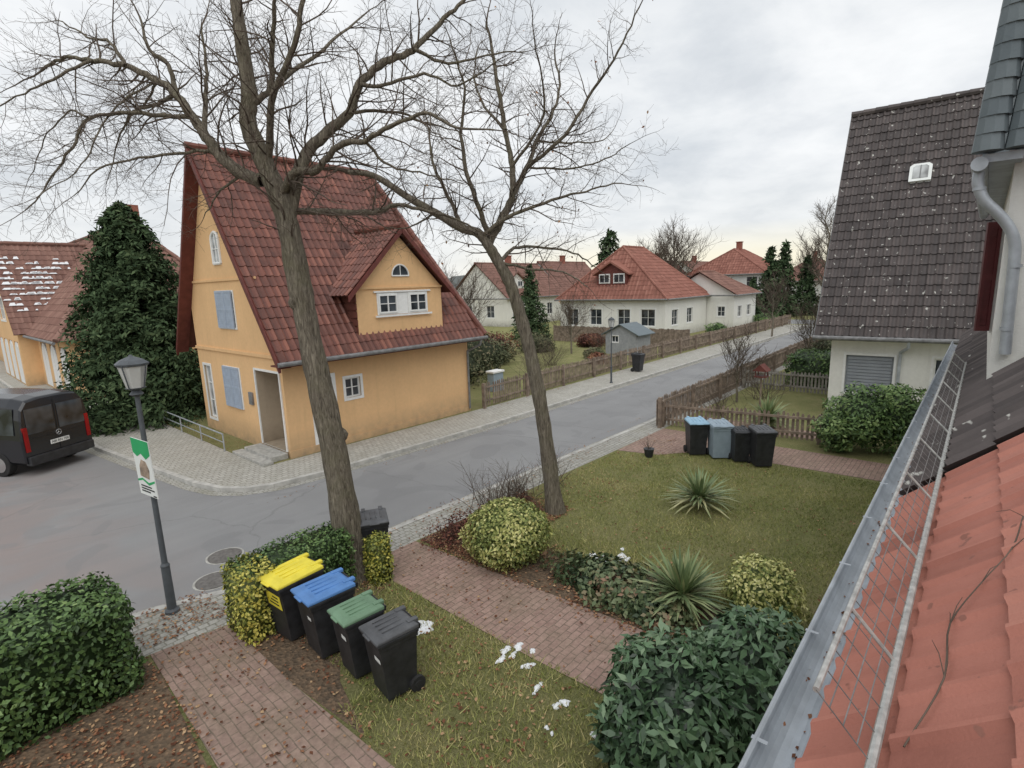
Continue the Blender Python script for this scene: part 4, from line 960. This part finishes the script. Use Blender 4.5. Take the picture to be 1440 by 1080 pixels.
for k in range(3):
    b=MB(); z=.59+k*.055; t=(z-.12)/(.80-.12); xx=-.34*(.72+.18*t)+.02*(1-t)-.009; b.add([(xx,-.14,z),(xx,.10-.05*k,z),(xx-.002,.10-.05*k,z+.022),(xx-.002,-.14,z+.022)],[(0,1,2,3)]); build(b,'printed_line','black',YB,False)
wheelie((3.16,6.27,0),math.radians(-4),.54,.64,.98,'plastic','blue','black wheelie bin with blue lid',None,[(-.1,.6,.1,.05,'paper')])
wheelie((3.20,5.57,0),math.radians(-6),.47,.53,.92,'plastic','greenl','black wheelie bin with dull green lid',None,[(-.08,.58,.12,.06,'paper')])
wheelie((3.25,4.95,0),math.radians(-8),.47,.53,.92,'plastic','plasticlid','black wheelie bin with dark grey lid and small white sticker',None,[(-.1,.55,.14,.06,'paper')])
wheelie((4.86,7.62,0),math.radians(60),.48,.54,.98,'plastic','plasticlid','dark wheelie bin standing behind hedge beside tree trunk')
wheelie((13.95,5.62,0),math.radians(38),.52,.60,1.02,'plastic','lightblue','black wheelie bin with light blue lid by the picket fence')
wheelie((14.05,5.02,0),math.radians(38),.54,.62,1.02,'greyblue','greyblue','weathered grey blue wheelie bin')
wheelie((14.02,4.47,0),math.radians(38),.44,.50,.92,'plastic','plastic','narrow black wheelie bin')
wheelie((13.98,3.92,0),math.radians(38),.50,.58,1.05,'plastic','plasticlid','black wheelie bin with grey lid')
wheelie((25.6,13.6,0),math.radians(90),.5,.56,1.0,'plastic','plastic','dark wheelie bin standing on pavement by fence')

# ================================================================== STREET LAMPS
def lamp(loc,H_,label,rot=0,k=1.0):
    E=thing('street_lamp',label,'street lamp',loc,rot,'street lamps'); b=MB()
    b.lathe((0,0,0),[(.10*k,0),(.10*k,.04),(.065*k,.07),(.06*k,.75),(.065*k,.78),(.042*k,.82),(.036*k,H_*.55),(.032*k,H_-.52)],16); build(b,'pole','lampp',E,False)
    b=MB(); b.lathe((0,0,H_-.54),[(.05*k,0),(.09*k,.03),(.05*k,.08),(.13*k,.12)],16); b.lathe((0,0,0),[(.205*k,H_-.10),(.215*k,H_-.07),(.15*k,H_-.02),(.03,H_+.03),(.02,H_+.05)],8)
    for i in range(4): a=i*math.pi/2+.4; b.cyl((.125*k*math.cos(a),.125*k*math.sin(a),H_-.42),(.2*k*math.cos(a),.2*k*math.sin(a),H_-.09),.009,.009,6)
    build(b,'lamp_head','lampp',E,False)
    b=MB(); b.lathe((0,0,0),[(.115*k,H_-.415),(.185*k,H_-.105)],8); build(b,'lamp_glass','opal',E,False); return E
lamp((2.06,8.98,0),3.95,'grey street lamp with four sided lantern on pavement corner',.3)
lamp((22,13.1,0),3.1,'thin grey street lamp on far pavement',0,.75)
va=math.radians(-76); vx=Vector((math.cos(va),math.sin(va),0)); on=Vector((-abs(math.sin(va)),-math.cos(va),0)).normalized()
PL=thing('poster_placard','green and white poster board strapped to lamp post','poster',(2.06,8.98,0))
def pf_(x,o,z): return Vector((2.06,8.98,0))+on*(o+.06)+vx*(x*.70+(z-2.35)*-.05)+Vector((0,0,z-x*.06))
D=MB(); D.box(-.28,.32,0,.012,1.93,2.78,pf_); build(D,'board','paper',PL)
D=MB(); D.panel([(-.28,2.56),(-.15,2.51),(.0,2.57),(.15,2.5),(.32,2.58),(.32,2.78),(-.28,2.78)],pf_,.013,.015); build(D,'printed_motif','pgreen',PL)
D=MB(); D.panel([(-.28,2.12),(-.1,2.16),(.1,2.1),(.32,2.17),(.32,2.2),(.1,2.14),(-.1,2.19),(-.28,2.15)],pf_,.013,.015); build(D,'printed_wave','pgreen',PL)
D=MB(); D.panel([(-.15,2.22),(.15,2.2),(.2,2.34),(.12,2.46),(-.03,2.48),(-.12,2.38)],pf_,.013,.016); build(D,'printed_picture','skin',PL)
for k,(a,b_) in enumerate(((-.2,.17),(-.2,.25),(-.2,.1),(.18,.29))): D=MB(); D.box(a,b_,.013,.015,2.06-k*.04,2.08-k*.04,pf_); build(D,'printed_line','black',PL)

# ================================================================== VAN
V=thing('parked_van','black passenger van parked at side street kerb, seen from behind','van',(2.55,20.15,-.1),math.radians(120))
secs=[(0,2.12,.96),(.07,2.2,1),(.5,2.27,1),(2,2.3,1),(3.3,2.28,1),(3.75,2.2,.99),(4.1,1.9,.98),(4.65,1.28,.97),(5.1,1.12,.93),(5.25,.95,.88)]
def rg(zt):
    k=[(.82,.32),(.97,.42),(.985,.48*zt+.0),(.93,.74*zt),(.88,.88*zt),(.72,.975*zt),(.35,zt)]
    return k+[(-a,b) for a,b in k[::-1]]
P=[];F=[];n=14
for x,zt,k in secs:
    for y,z in rg(zt): P.append((x,y*k,z))
for j in range(len(secs)-1):
    for i in range(n): F.append((j*n+i,j*n+(i+1)%n,(j+1)*n+(i+1)%n,(j+1)*n+i))
F+=[tuple(range(n)),tuple(range((len(secs)-1)*n,len(secs)*n))[::-1]]
b=MB().add(P,F); build(b,'body','carpaint',V,False,.03)
for sg in (-1,1):
    for x0,x1 in ((.25,1.35),(1.45,2.55),(2.65,3.6)):
        b=MB(); b.add([(x0,sg*.992,1.22),(x1,sg*.992,1.22),(x1,sg*.907,1.95),(x0,sg*.907,1.95)],[(0,1,2,3)]); build(b,'side_window','glass',V,False)
    b=MB(); b.box(-.015,-.006,sg*.44-.38,sg*.44+.38,1.2,1.92); build(b,'rear_window','glass',V,False,.004)
    b=MB(); b.box(-.03,.05,sg*.88-.055,sg*.88+.055,.72,1.42); build(b,'tail_light','redlight',V,False,.01)
    for x in (.95,4.35):
        b=MB(); b.cyl((x,sg*.80,.35),(x,sg*1.0,.35),.35,.35,24); wh_=build(b,'wheel','rubber',V,False,.02)
        b=MB(); b.lathe((0,0,0),[(.22,0),(.22,.01),(.06,.02)],16); m_=Matrix.Translation((x,sg*1.0,.35))@Matrix.Rotation(-sg*math.pi/2,4,'X'); b.v=[tuple(m_@Vector(q)) for q in b.v]; build(b,'rim','chrome',wh_,False)
    b=MB(); b.box(3.55,3.75,sg*1.02-.1,sg*1.02+.1,1.2,1.5); build(b,'wing_mirror','carpaint',V,False,.02)
b=MB(); b.box(-.10,.1,-.93,.93,.33,.58); build(b,'bumper','plastic',V,False,.02)
b=MB(); b.box(-.012,-.004,-.008,.008,.6,2.05); b.box(-.0125,-.0045,-.85,.85,1.08,1.09); build(b,'door_seam','rubber',V,False)
b=MB(); b.add([(4.04,-.8,1.94),(4.04,.8,1.94),(4.68,.86,1.32),(4.68,-.86,1.32)],[(0,1,2,3)]); build(b,'windscreen','glass',V,False)
b=MB(); b.box(-.025,-.012,-.27,.27,.78,.90); pl=build(b,'licence_plate','paper',V,False)
textmesh('ABI RN 700',.10,(-.028,0,.84),(0,-1,0),(0,0,1),pl,'black','plate_text')
b=MB()
for i in range(20): a=i*math.pi/10; c_=(i+1)*math.pi/10; b.cyl((-.02,.075*math.cos(a),1.08+.075*math.sin(a)),(-.02,.075*math.cos(c_),1.08+.075*math.sin(c_)),.007,.007,6)
for i in range(3): a=math.pi/2+i*2*math.pi/3; b.cyl((-.02,0,1.08),(-.02,.075*math.cos(a),1.08+.075*math.sin(a)),.011,.003,6)
build(b,'emblem','chrome',V,False)

# ================================================================== SMALL THINGS IN THE GARDENS
E=thing('handrail','low grey metal rail along front garden strip','railing',(6.0,17.6,0)); D=MB()
D.cyl((6.0,17.3,.55),(6.0,23,.55),.022,.022,8); D.cyl((6.0,17.3,.28),(6.0,23,.28),.016,.016,8)
for y in (17.3,19.2,21.1,23): D.cyl((6.0,y,0),(6.0,y,.55),.022,.022,8)
build(D,'rail','zinc',E)
E=thing('utility_cabinet','small white box with lid in garden behind fence','cabinet',(17.6,16.6,0)); D=MB(); D.box(17.3,17.95,16.4,16.8,0,.85); build(D,'casing','greyblue',E,bevel=.01); D=MB(); D.box(17.25,18.0,16.35,16.85,.852,.95); build(D,'lid','white',E,bevel=.02)
E=thing('garden_shed','grey garden shed with pitched felt roof','shed',(31.5,17,0)); E.scale=(.88,.88,.88); D=MB(); wallp(D,frame((31,16.6,0),(0,1,0),(-1,0,0)),2.6,[(0,1.6),(1.3,2.2),(2.6,1.6)],[(1.5,.9,2.1,1.4)]); wallp(D,frame((31,16.6,0),(1,0,0),(0,-1,0)),2.2,[(0,1.6),(2.2,1.6)])
for i in range(12): D.box(i*.18+.02,i*.18+.17,.002,.014,0,1.55,frame((31,16.6,0),(1,0,0),(0,-1,0)))
build(D,'wall','shedp',E)
D=MB(); D.add([(30.8,16.3,1.5),(33.4,16.3,1.5),(33.4,17.9,2.3),(30.8,17.9,2.3),(30.8,19.5,1.5),(33.4,19.5,1.5),(30.8,16.3,1.44),(33.4,16.3,1.44),(33.4,17.9,2.24),(30.8,17.9,2.24),(30.8,19.5,1.44),(33.4,19.5,1.44)],[(0,1,2,3),(3,2,5,4),(6,7,8,9),(9,8,11,10),(0,1,7,6),(0,3,9,6),(3,4,10,9)]); build(D,'roof','tile_grey',E)
window(E,frame((31,16.6,0),(0,1,0),(-1,0,0)),1.5,.9,2.1,1.4,2,1,surround=.05)
E=thing('bird_feeder','red brown wooden bird feeder house on pole','bird feeder',(20.0,5.75,0)); D=MB(); D.cyl((20,5.75,0),(20,5.75,1.25),.035,.03,8); build(D,'pole','wood',E)
D=MB(); D.box(19.8,20.2,5.55,5.95,1.25,1.29)
for a,b_ in ((-.16,-.16),(.16,-.16),(-.16,.16),(.16,.16)): D.box(20+a-.015,20+a+.015,5.75+b_-.015,5.75+b_+.015,1.29,1.5)
D.add([(19.75,5.5,1.48),(20.25,5.5,1.48),(20.25,5.75,1.72),(19.75,5.75,1.72),(20.25,6.0,1.48),(19.75,6.0,1.48)],[(0,1,2,3),(3,2,4,5),(0,3,5),(1,2,4)]); build(D,'feeder_house','board',E)
E=thing('flower_pot','small plant pot with dry plant on brick path','plant pot',(13.0,6.55,0)); D=MB().lathe((13,6.55,0),[(.1,0),(.14,.22),(.15,.24)],14); build(D,'pot','plastic',E); T=Tubes()
for k in range(14): d=rv(); d.z=abs(d.z)+.5; d.normalize(); T.add([Vector((13,6.55,.2)),Vector((13,6.55,.2))+d*.2,Vector((13,6.55,.2))+d*.38],[.005,.004,.002],3)
T.obj('stems','twig',E)

# ================================================================== STREET TREES
t1=[("0,0 -1,20 -3,38 -4,49 -5,59 -7,66 -9,72 -8.4,76 -8.6,82 -8.8,88 -9,94",0,0,0),
("-8,64.5 -10,65 -14,68 -16,71 -18,74 -21,78 -24,80 -28,82 -33,83 -38,84 -43,83",.10,.018,.15),
("-21,78 -22,82 -25,85 -27,90",.04,.015,.3),
("-5,58 -2,67 1,71 5,74 7,78 11,81 15,83 19,87 22,89 26,93",.10,.018,.12),
("-5.5,62 -2,65 1,65 5,68 9,68 13,69 18,70 22,68 27,67",.062,.010,-.35),
("-5,58 -4,60 1,60 7,60 11,61 16,60 20,59 24,57",.06,.010,.35),
("-8,75 -5,77 -3,83 -1,88",.05,.02,-.3),("-7,66 -4,74 1,80 3,85 5,89",.055,.018,-.35),
("-18,74 -24,74 -30,73 -33,69 -36,64 -38,60",.033,.007,-.3),("-21,78 -26,77 -31,77 -37,74 -41,69",.033,.007,.5),
("-33,83 -38,80 -42,78 -48,74",.024,.007,-.3),("-28,82 -31,86 -36,88 -41,91",.03,.008,.3),
("-16,71 -17,78 -17,83 -18,89",.042,.013,.4),("-14,68 -15,69 -21,68 -27,66 -31,62",.033,.006,-.4),
("-11,66 -16,64 -21,60",.028,.006,.5),("9,68 12,65 17,64 22,63",.022,.006,.4),("7,78 11,77 17,78 22,76 28,78",.032,.008,-.3),
("5,74 11,75 16,74 21,73",.028,.007,.5),("15,83 20,82 26,84 32,85",.028,.008,.4),
("-9,72 -12,80 -14,88 -17,95",.045,.013,.7),("-5,77 1,84 6,92",.036,.012,.7),("-24,80 -30,78 -35,78 -40,77",.02,.006,.9),
("-24,80 -27,76 -29,71 -30,66 -33,61",.018,.005,-.7),("-30,73 -33,74 -39,71 -43,66",.015,.005,.2)]
def tr1(z): return (.255-.02*min(z,4)) + (.09*math.exp(-z*5)) if z<5.0 else max(.07,.178-(z-5.0)*.026)
streettree((4.40,7.65),t1,'large leaning bare street tree with thick bark trunk beside bins',tr1,1.12,up=.06)
t2=[("0,0 -2,19 -4,32 -6,41 -8,48 -10,52 -12,55.5 -14,58 -17,59 -22,62 -27,65 -33,69 -38,70",0,0,0),
("-12,56 -9,61 -7,65 -7,70 -8,77 -9,84 -10,91 -11,97",.085,.02,.1),("-7,65 -4,70 -2,75 1,80 3,86 2,92",.055,.015,.25),
("-4,70 3,75 8,82 12,87 15,93",.04,.012,-.3),("-13,57.5 -7,61 0,63 6,64 12,65",.045,.010,-.3),("-10,52 -7,55 -1,55 5,54 10,51",.04,.010,.35),
("-10,52.5 -5,51 2,50 6,47",.03,.008,-.4),("-17,59 -19,64 -22,71 -23,77 -24,83",.045,.010,.3),("-12,58 -15,67 -16,75 -15,82 -17,89",.05,.012,-.2),
("-2,75 5,75 11,76 14,78",.022,.007,.4),("-4,70 4,69 10,70 14,72",.022,.007,-.4),("-8,77 -12,83 -14,90 -13,97",.03,.01,.6),("-7,70 -1,78 -3,88",.03,.01,-.6),("-22,62 -27,60 -33,60",.025,.006,.5)]
def tr2(z): return (.17-.012*min(z,5))+.06*math.exp(-z*5) if z<5.2 else max(.02,.105-(z-5.2)*.03)
streettree((8.55,6.45),t2,'bare leaning street tree with thinner trunk on lawn edge',tr2,1.12,leafn=130,tl=.86)

# ================================================================== OTHER VEGETATION
conifer((6.25,25.3,0),8.3,3.1,'tall dense dark green conifer beside ochre house',900,.20,95,None,.60,.01,.62)
tag(shrub('hedge',[((-1.1,8.0,.55),(2.45,.66,.66))],30000,.07,'hedge',.55,True,True,3,.3,.10),'clipped dark green leafy hedge beside driveway','hedge')
tag(shrub('hedge',[((3.4,7.6,.5),(.85,.36,.52))],7600,.055,'hedge',.55,True,True,4,.3,.1),'small clipped green hedge behind bins','hedge')
tag(shrub('golden_hedge',[((2.70,7.5,.5),(.26,.38,.52))],3400,.055,'yhedge',.6,True,True,5,.3,.12),'yellow variegated hedge end beside yellow lidded bin','hedge')
tag(shrub('golden_hedge',[((4.60,7.16,.38),(.16,.17,.42))],2200,.05,'yhedge',.6,True,True,6,.35,.2,tonebias=-.12),'low variegated hedge stub beside tree trunk','hedge')
tag(shrub('round_bush',[((6.5,5.95,.50),(.76,.76,.58))],9500,.06,'box',.6,True,False,6,.3,.12),'round yellow green variegated bush beside brick path','bush')
tag(shrub('variegated_bush',[((7.35,1.95,.42),(.5,.5,.52))],4500,.055,'box',.6,True,False,7,.3,.14,tonebias=.08),'cream and green variegated bush near gutter','bush')
tag(shrub('laurel_bush',[((4.6,1.95,.5),(.74,.72,.66)),((5.3,1.5,.6),(.76,.6,.72)),((4.12,2.1,.33),(.42,.46,.42)),((4.95,2.35,.33),(.48,.38,.42))],9500,.13,'laurel',.38,True,False,8,.3,.17,droop=.2,tonebias=.08),'dark green glossy laurel bush beside brick path','bush')
tag(shrub('evergreen_bush',[((16.7,2.2,.95),(.85,.85,.9)),((16.4,2.7,.6),(.6,.5,.6)),((17.0,1.5,1.0),(.75,.75,.9))],11000,.11,'hedge',.45,True,False,9,.45,.3,tonebias=.12),'rounded evergreen bush in front of white house','bush')
tag(shrub('hedge',[((12.2,.78,.4),(2.6,.32,.5))],9000,.08,'laurel',.5,True,True,10,.3,.15),'dark evergreen hedge along house wall','hedge')
tag(shrub('ground_cover_plants',[((6.75,4.0,.1),(.62,1.15,.3)),((6.5,3.3,.08),(.4,.7,.22))],5600,.09,'cover',.6,False,False,11,.5,.25,tonebias=.08),'low leathery ground cover plants in bed','plant')
tag(shrub('russet_shrub',[((6.5,7.2,.15),(.85,.5,.32)),((7.9,7.2,.12),(.8,.45,.22))],4600,.05,'redshrub',.5,False,False,12,.7,.35),'low russet leaved shrub at path corner','plant')
yucca((10.6,4.15),170,.85,'spiky grey green yucca plant on lawn')
yucca((6.95,2.95),250,.82,'large spiky green yucca plant beside bed')
yucca((17.9,4.9),220,.95,'spiky green yucca behind picket fence')
def twigshrub(loc,H_,R_,n,label):
    E=thing('bare_shrub',label,'bush',loc,0,'bare shrubs'); T=Tubes()
    for k in range(n):
        d=Vector((random.gauss(0,R_*.5),random.gauss(0,R_*.5),1)).normalized(); p=Vector(loc)+Vector((random.gauss(0,R_*.25),random.gauss(0,R_*.25),0))
        twig(T,p,d,H_*(.7+.5*random.random()),.009,2,.05,3,1.0)
    T.obj('stems','twig',E); return E
twigshrub((7.7,7.35,0),.95,.8,46,'bare brown twiggy shrub beside pavement'); twigshrub((8.6,7.5,0),.8,.8,34,'bare twiggy shrub beside pavement'); twigshrub((9.6,7.3,0),.8,.8,22,'bare twiggy shrub beside pavement')
twigshrub((18.4,6.6,0),1.3,.9,34,'bare garden shrub behind picket fence'); twigshrub((22,6.2,0),1.2,.9,30,'bare garden shrub behind picket fence')
baretree((21,6.9,0),2.6,1.3,'small bare fruit tree in front garden',.05,n1=12)
baretree((28,6.0,0),3.4,1.9,'small bare tree in front garden by the fence',.06,n1=14)
tag(shrub('hedge',[((27,5.2,.6),(1.6,1.2,.75))],5000,.13,'hedge',.5,True,True,13),'evergreen bush in front garden','hedge')
tag(shrub('hedge',[((34,6.0,.6),(3.4,.6,.75))],5000,.13,'ivy',.5,True,True,14),'clipped hedge along front garden','hedge')
tag(shrub('hedge',[((46,6.0,1.0),(7,1.2,1.4))],6000,.25,'ivy',.5,True,True,15),'tall mixed hedge beyond front gardens','hedge')
for i,(x,y,rx,rz,m_) in enumerate(((17.5,19.5,1.9,1.6,'ivy'),(20.5,21,2.0,1.9,'ivy'),(23.5,22.5,1.5,1.2,'ivy'),(16.3,23,2.4,2.2,'hedge'),(26,25,2.0,1.4,'redshrub'),(30,24,1.4,1.0,'ivy'),(34,22,1.1,.8,'redshrub'),(36.5,19,.9,.8,'hedge'),(44,16.3,.9,.9,'hedge'),(56,16,1.3,1.1,'hedge'),(29,18.5,.7,.5,'ivy'),(38,17,.6,.6,'ivy'),(27,17,.5,.5,'redshrub'))):
    tag(shrub('garden_bush',[((x,y,rz*.5),(rx,rx*.9,rz*.7))],3200,.15,m_,.5,True,False,20+i,.45,.35),'rounded garden bush behind picket fence','bush','bushes in gardens across the road')
twigshrub((21.5,17.5,0),1.6,1.0,40,'bare twiggy shrub in garden'); twigshrub((25,19,0),1.8,1.0,40,'bare twiggy shrub in garden'); twigshrub((33,20,0),1.8,1.2,30,'bare twiggy shrub in garden')
baretree((19.3,20.5,0),5.6,2.6,'bare bushy tree behind picket fence',.08,n1=20,mr=1.2)
baretree((30,21,0),3.6,1.8,'small bare tree in garden across the road',.07,n1=16,mr=1.2)
baretree((68,31,0),11.5,5.0,'wide bare tree behind red roofs',.35,n1=26,mr=3)
baretree((60,30,0),9,4.0,'bare tree behind red roofs',.3,n1=20,mr=3)
baretree((73,14.6,0),15,2.9,'tall slim bare tree at the end of the street',.25,n1=26,mr=2.2)
baretree((80,17.5,0),10,3.5,'bare tree near end of street',.25,n1=20,mr=3)
baretree((46,12.6,0),5,1.8,'small bare tree at the pavement',.08,n1=14,mr=1.6)
conifer((66,18.6,0),8.0,2.0,'dark fir tree near the end of the street',160,.45,26,'conifers among distant houses'); conifer((70,18.2,0),8.6,1.9,'dark fir tree near the end of the street',160,.45,26,'conifers among distant houses')
conifer((74,16.6,0),7.0,1.9,'dark fir tree near the end of the street',140,.45,26,'conifers among distant houses'); conifer((60,36,0),11.0,2.6,'dark round topped fir between houses',160,.5,26,'conifers among distant houses',.4)
conifer((36.5,29.8,0),6.3,1.8,'dark fir tree behind garden',200,.3,30,'conifers among distant houses')
conifer((62,19.2,0),4.5,1.4,'small dark fir tree in garden',120,.35,24,'conifers among distant houses')
for i,(x,y,r,h) in enumerate(((90,8,7,6),(96,22,8,6),(75,5,6,4),(62,4.4,4,3.2),(100,34,9,7),(95,45,9,7),(70,54,9,6),(48,60,8,5),(30,70,9,6),(-12,60,9,6),(110,12,9,7))):
    tag(shrub('distant_bush',[((x,y,h*.4),(r,r,h*.6))],2600,.7,'ivy',.5,True,False,50+i,.4,.25),'grey green mass of distant bushes and trees','trees','distant bushes')

# ================================================================== GRASS, LEAVES, SNOW
def inpoly(x,y,poly):
    poly=np.array(poly); r=np.zeros(len(x),bool); j=len(poly)-1
    for i in range(len(poly)):
        xi,yi=poly[i];xj,yj=poly[j]; c=((yi>y)!=(yj>y))&(x<(xj-xi)*(y-yi)/(yj-yi+1e-12)+xi); r^=c; j=i
    return r
def blades(n,x0,x1,y0,y1,h,w_,seed):
    x=rng.uniform(x0,x1,n); y=rng.uniform(y0,y1,n)
    bad=inpoly(x,y,[(4.70,8),(5.88,8),(6.03,5),(6.18,2.6),(6.13,.5),(4.83,.5)])|inpoly(x,y,[(12.8,8),(16,8),(16,.5),(14.4,.5),(14.2,5.6),(13.2,6.5)])|inpoly(x,y,[(1.4,8),(2.58,8),(2.62,0),(1.3,0)])|inpoly(x,y,[(5.95,7.78),(8.9,7.7),(8.5,6.7),(7.1,6.0),(7.1,4.9),(7.5,3.2),(7.2,2.4),(6.05,2.6)])|((x<3.0)&(y>5.2)&(y<8))|(y>7.5)
    x=x[~bad];y=y[~bad]
    P=np.stack([x,y,np.zeros(len(x))],1); cl_=lump(P,1.7,3,77); keep=rng.random(len(x))<np.clip(.75+.35*lump(P,3.1,3,seed),.25,1); P=P[keep]; cl_=cl_[keep]; n=len(P)
    a=rng.uniform(0,6.283,n); hh=h*(.5+.9*rng.random(n)); le=rng.normal(0,.6,(n,2))*hh[:,None]
    s=np.stack([np.cos(a),np.sin(a),np.zeros(n)],1)*w_; tip=P+np.stack([le[:,0],le[:,1],hh],1)
    V=np.stack([P-s,P+s,tip],1).reshape(-1,3); return V,np.arange(3*n).reshape(n,3),np.clip(rng.beta(2,2.4,n)+cl_*.25,0,1)
V_a,F_a,C_a=blades(120000,2.6,14.3,.8,7.6,.042,.006,5); o=npmesh('grass',V_a,F_a,C_a,'grass'); o['kind']='stuff'
V_a,F_a,C_a=blades(16000,1.2,8,1,7.6,.09,.007,9); o=npmesh('grass_tufts',V_a,F_a,C_a,'grass'); o['kind']='stuff'
def litter(name,regs,size):
    P=[]
    for x0,x1,y0,y1,n in regs: P.append(np.stack([rng.uniform(x0,x1,n),rng.uniform(y0,y1,n),np.full(n,.016)+rng.random(n)*.02],1))
    P=np.concatenate(P); P=P[rng.random(len(P))<np.clip(.6+.5*lump(P,2.6,3,31),.1,1)]; N=unit(len(P))*.35; N[:,2]=1; N/=np.linalg.norm(N,axis=1,keepdims=True); V,F,C=leafquads(P,N,size,.7); o=npmesh(name,V,F,C,'leaf'); o['kind']='stuff'; return o
litter('leaf_litter',[(-3,1.5,2,7.6,9000),(1.4,2.6,3,8,750),(2.5,4.6,6.9,7.8,1000),(2.6,4.6,3,7,800),(5.9,8.9,6.2,7.7,5500),(5.95,7.3,2.6,6.2,3200),(8.8,15,5.8,7.6,700),(6,14,1.3,6.5,700),(4.7,6,2,7.8,300),(1.5,2.6,8.2,9.3,420),(2.6,14,7.9,8.6,500),(6.1,6.85,17,22.5,400),(15,40,14.0,14.6,500)],.045)
o=litter('road_leaves',[(1.8,30,8.75,8.95,500),(5,40,12.2,12.5,500)],.04); o.location.z=-.1
D=MB()
for cx,cy,R_,k in ((4.25,5.62,.15,4),(4.05,5.72,.10,3),(4.6,4.3,.17,5),(4.5,3.95,.10,3),(4.3,3.25,.10,3),(3.95,3.1,.07,2),(7.55,4.65,.14,3),(7.65,4.3,.12,3),(4.75,4.1,.07,2),(4.2,2.7,.06,2),(8.0,4.5,.06,2),(4.35,3.6,.06,3)):
    for j in range(k):
        x=cx+rng.normal(0,R_*.7); y=cy+rng.normal(0,R_*.6); r=R_*(.25+.5*rng.random()); n=18; ph=rng.random(4)*6.28; sx_=.8+.6*rng.random()
        rr=[r*(1+.28*math.sin(2*a+ph[0])+.2*math.sin(3*a+ph[1])+.14*math.sin(5*a+ph[2])+.1*math.sin(8*a+ph[3])) for a in [i*2*math.pi/n for i in range(n)]]
        ring_=[(x+rr[i]*sx_*math.cos(i*2*math.pi/n),y+rr[i]*.8*math.sin(i*2*math.pi/n)) for i in range(n)]
        hz=.014+.10*r
        P=[(a,b,.008) for a,b in ring_]+[(x+(a-x)*.72,y+(b-y)*.72,.010+hz*(.7+.3*rng.random())) for a,b in ring_]+[(x,y,.010+hz)]
        D.add(P,[(i,(i+1)%n,n+(i+1)%n,n+i) for i in range(n)]+[(n+i,n+(i+1)%n,2*n) for i in range(n)])
o=build(D,'snow_patches','snow',smooth=True); o['kind']='stuff'
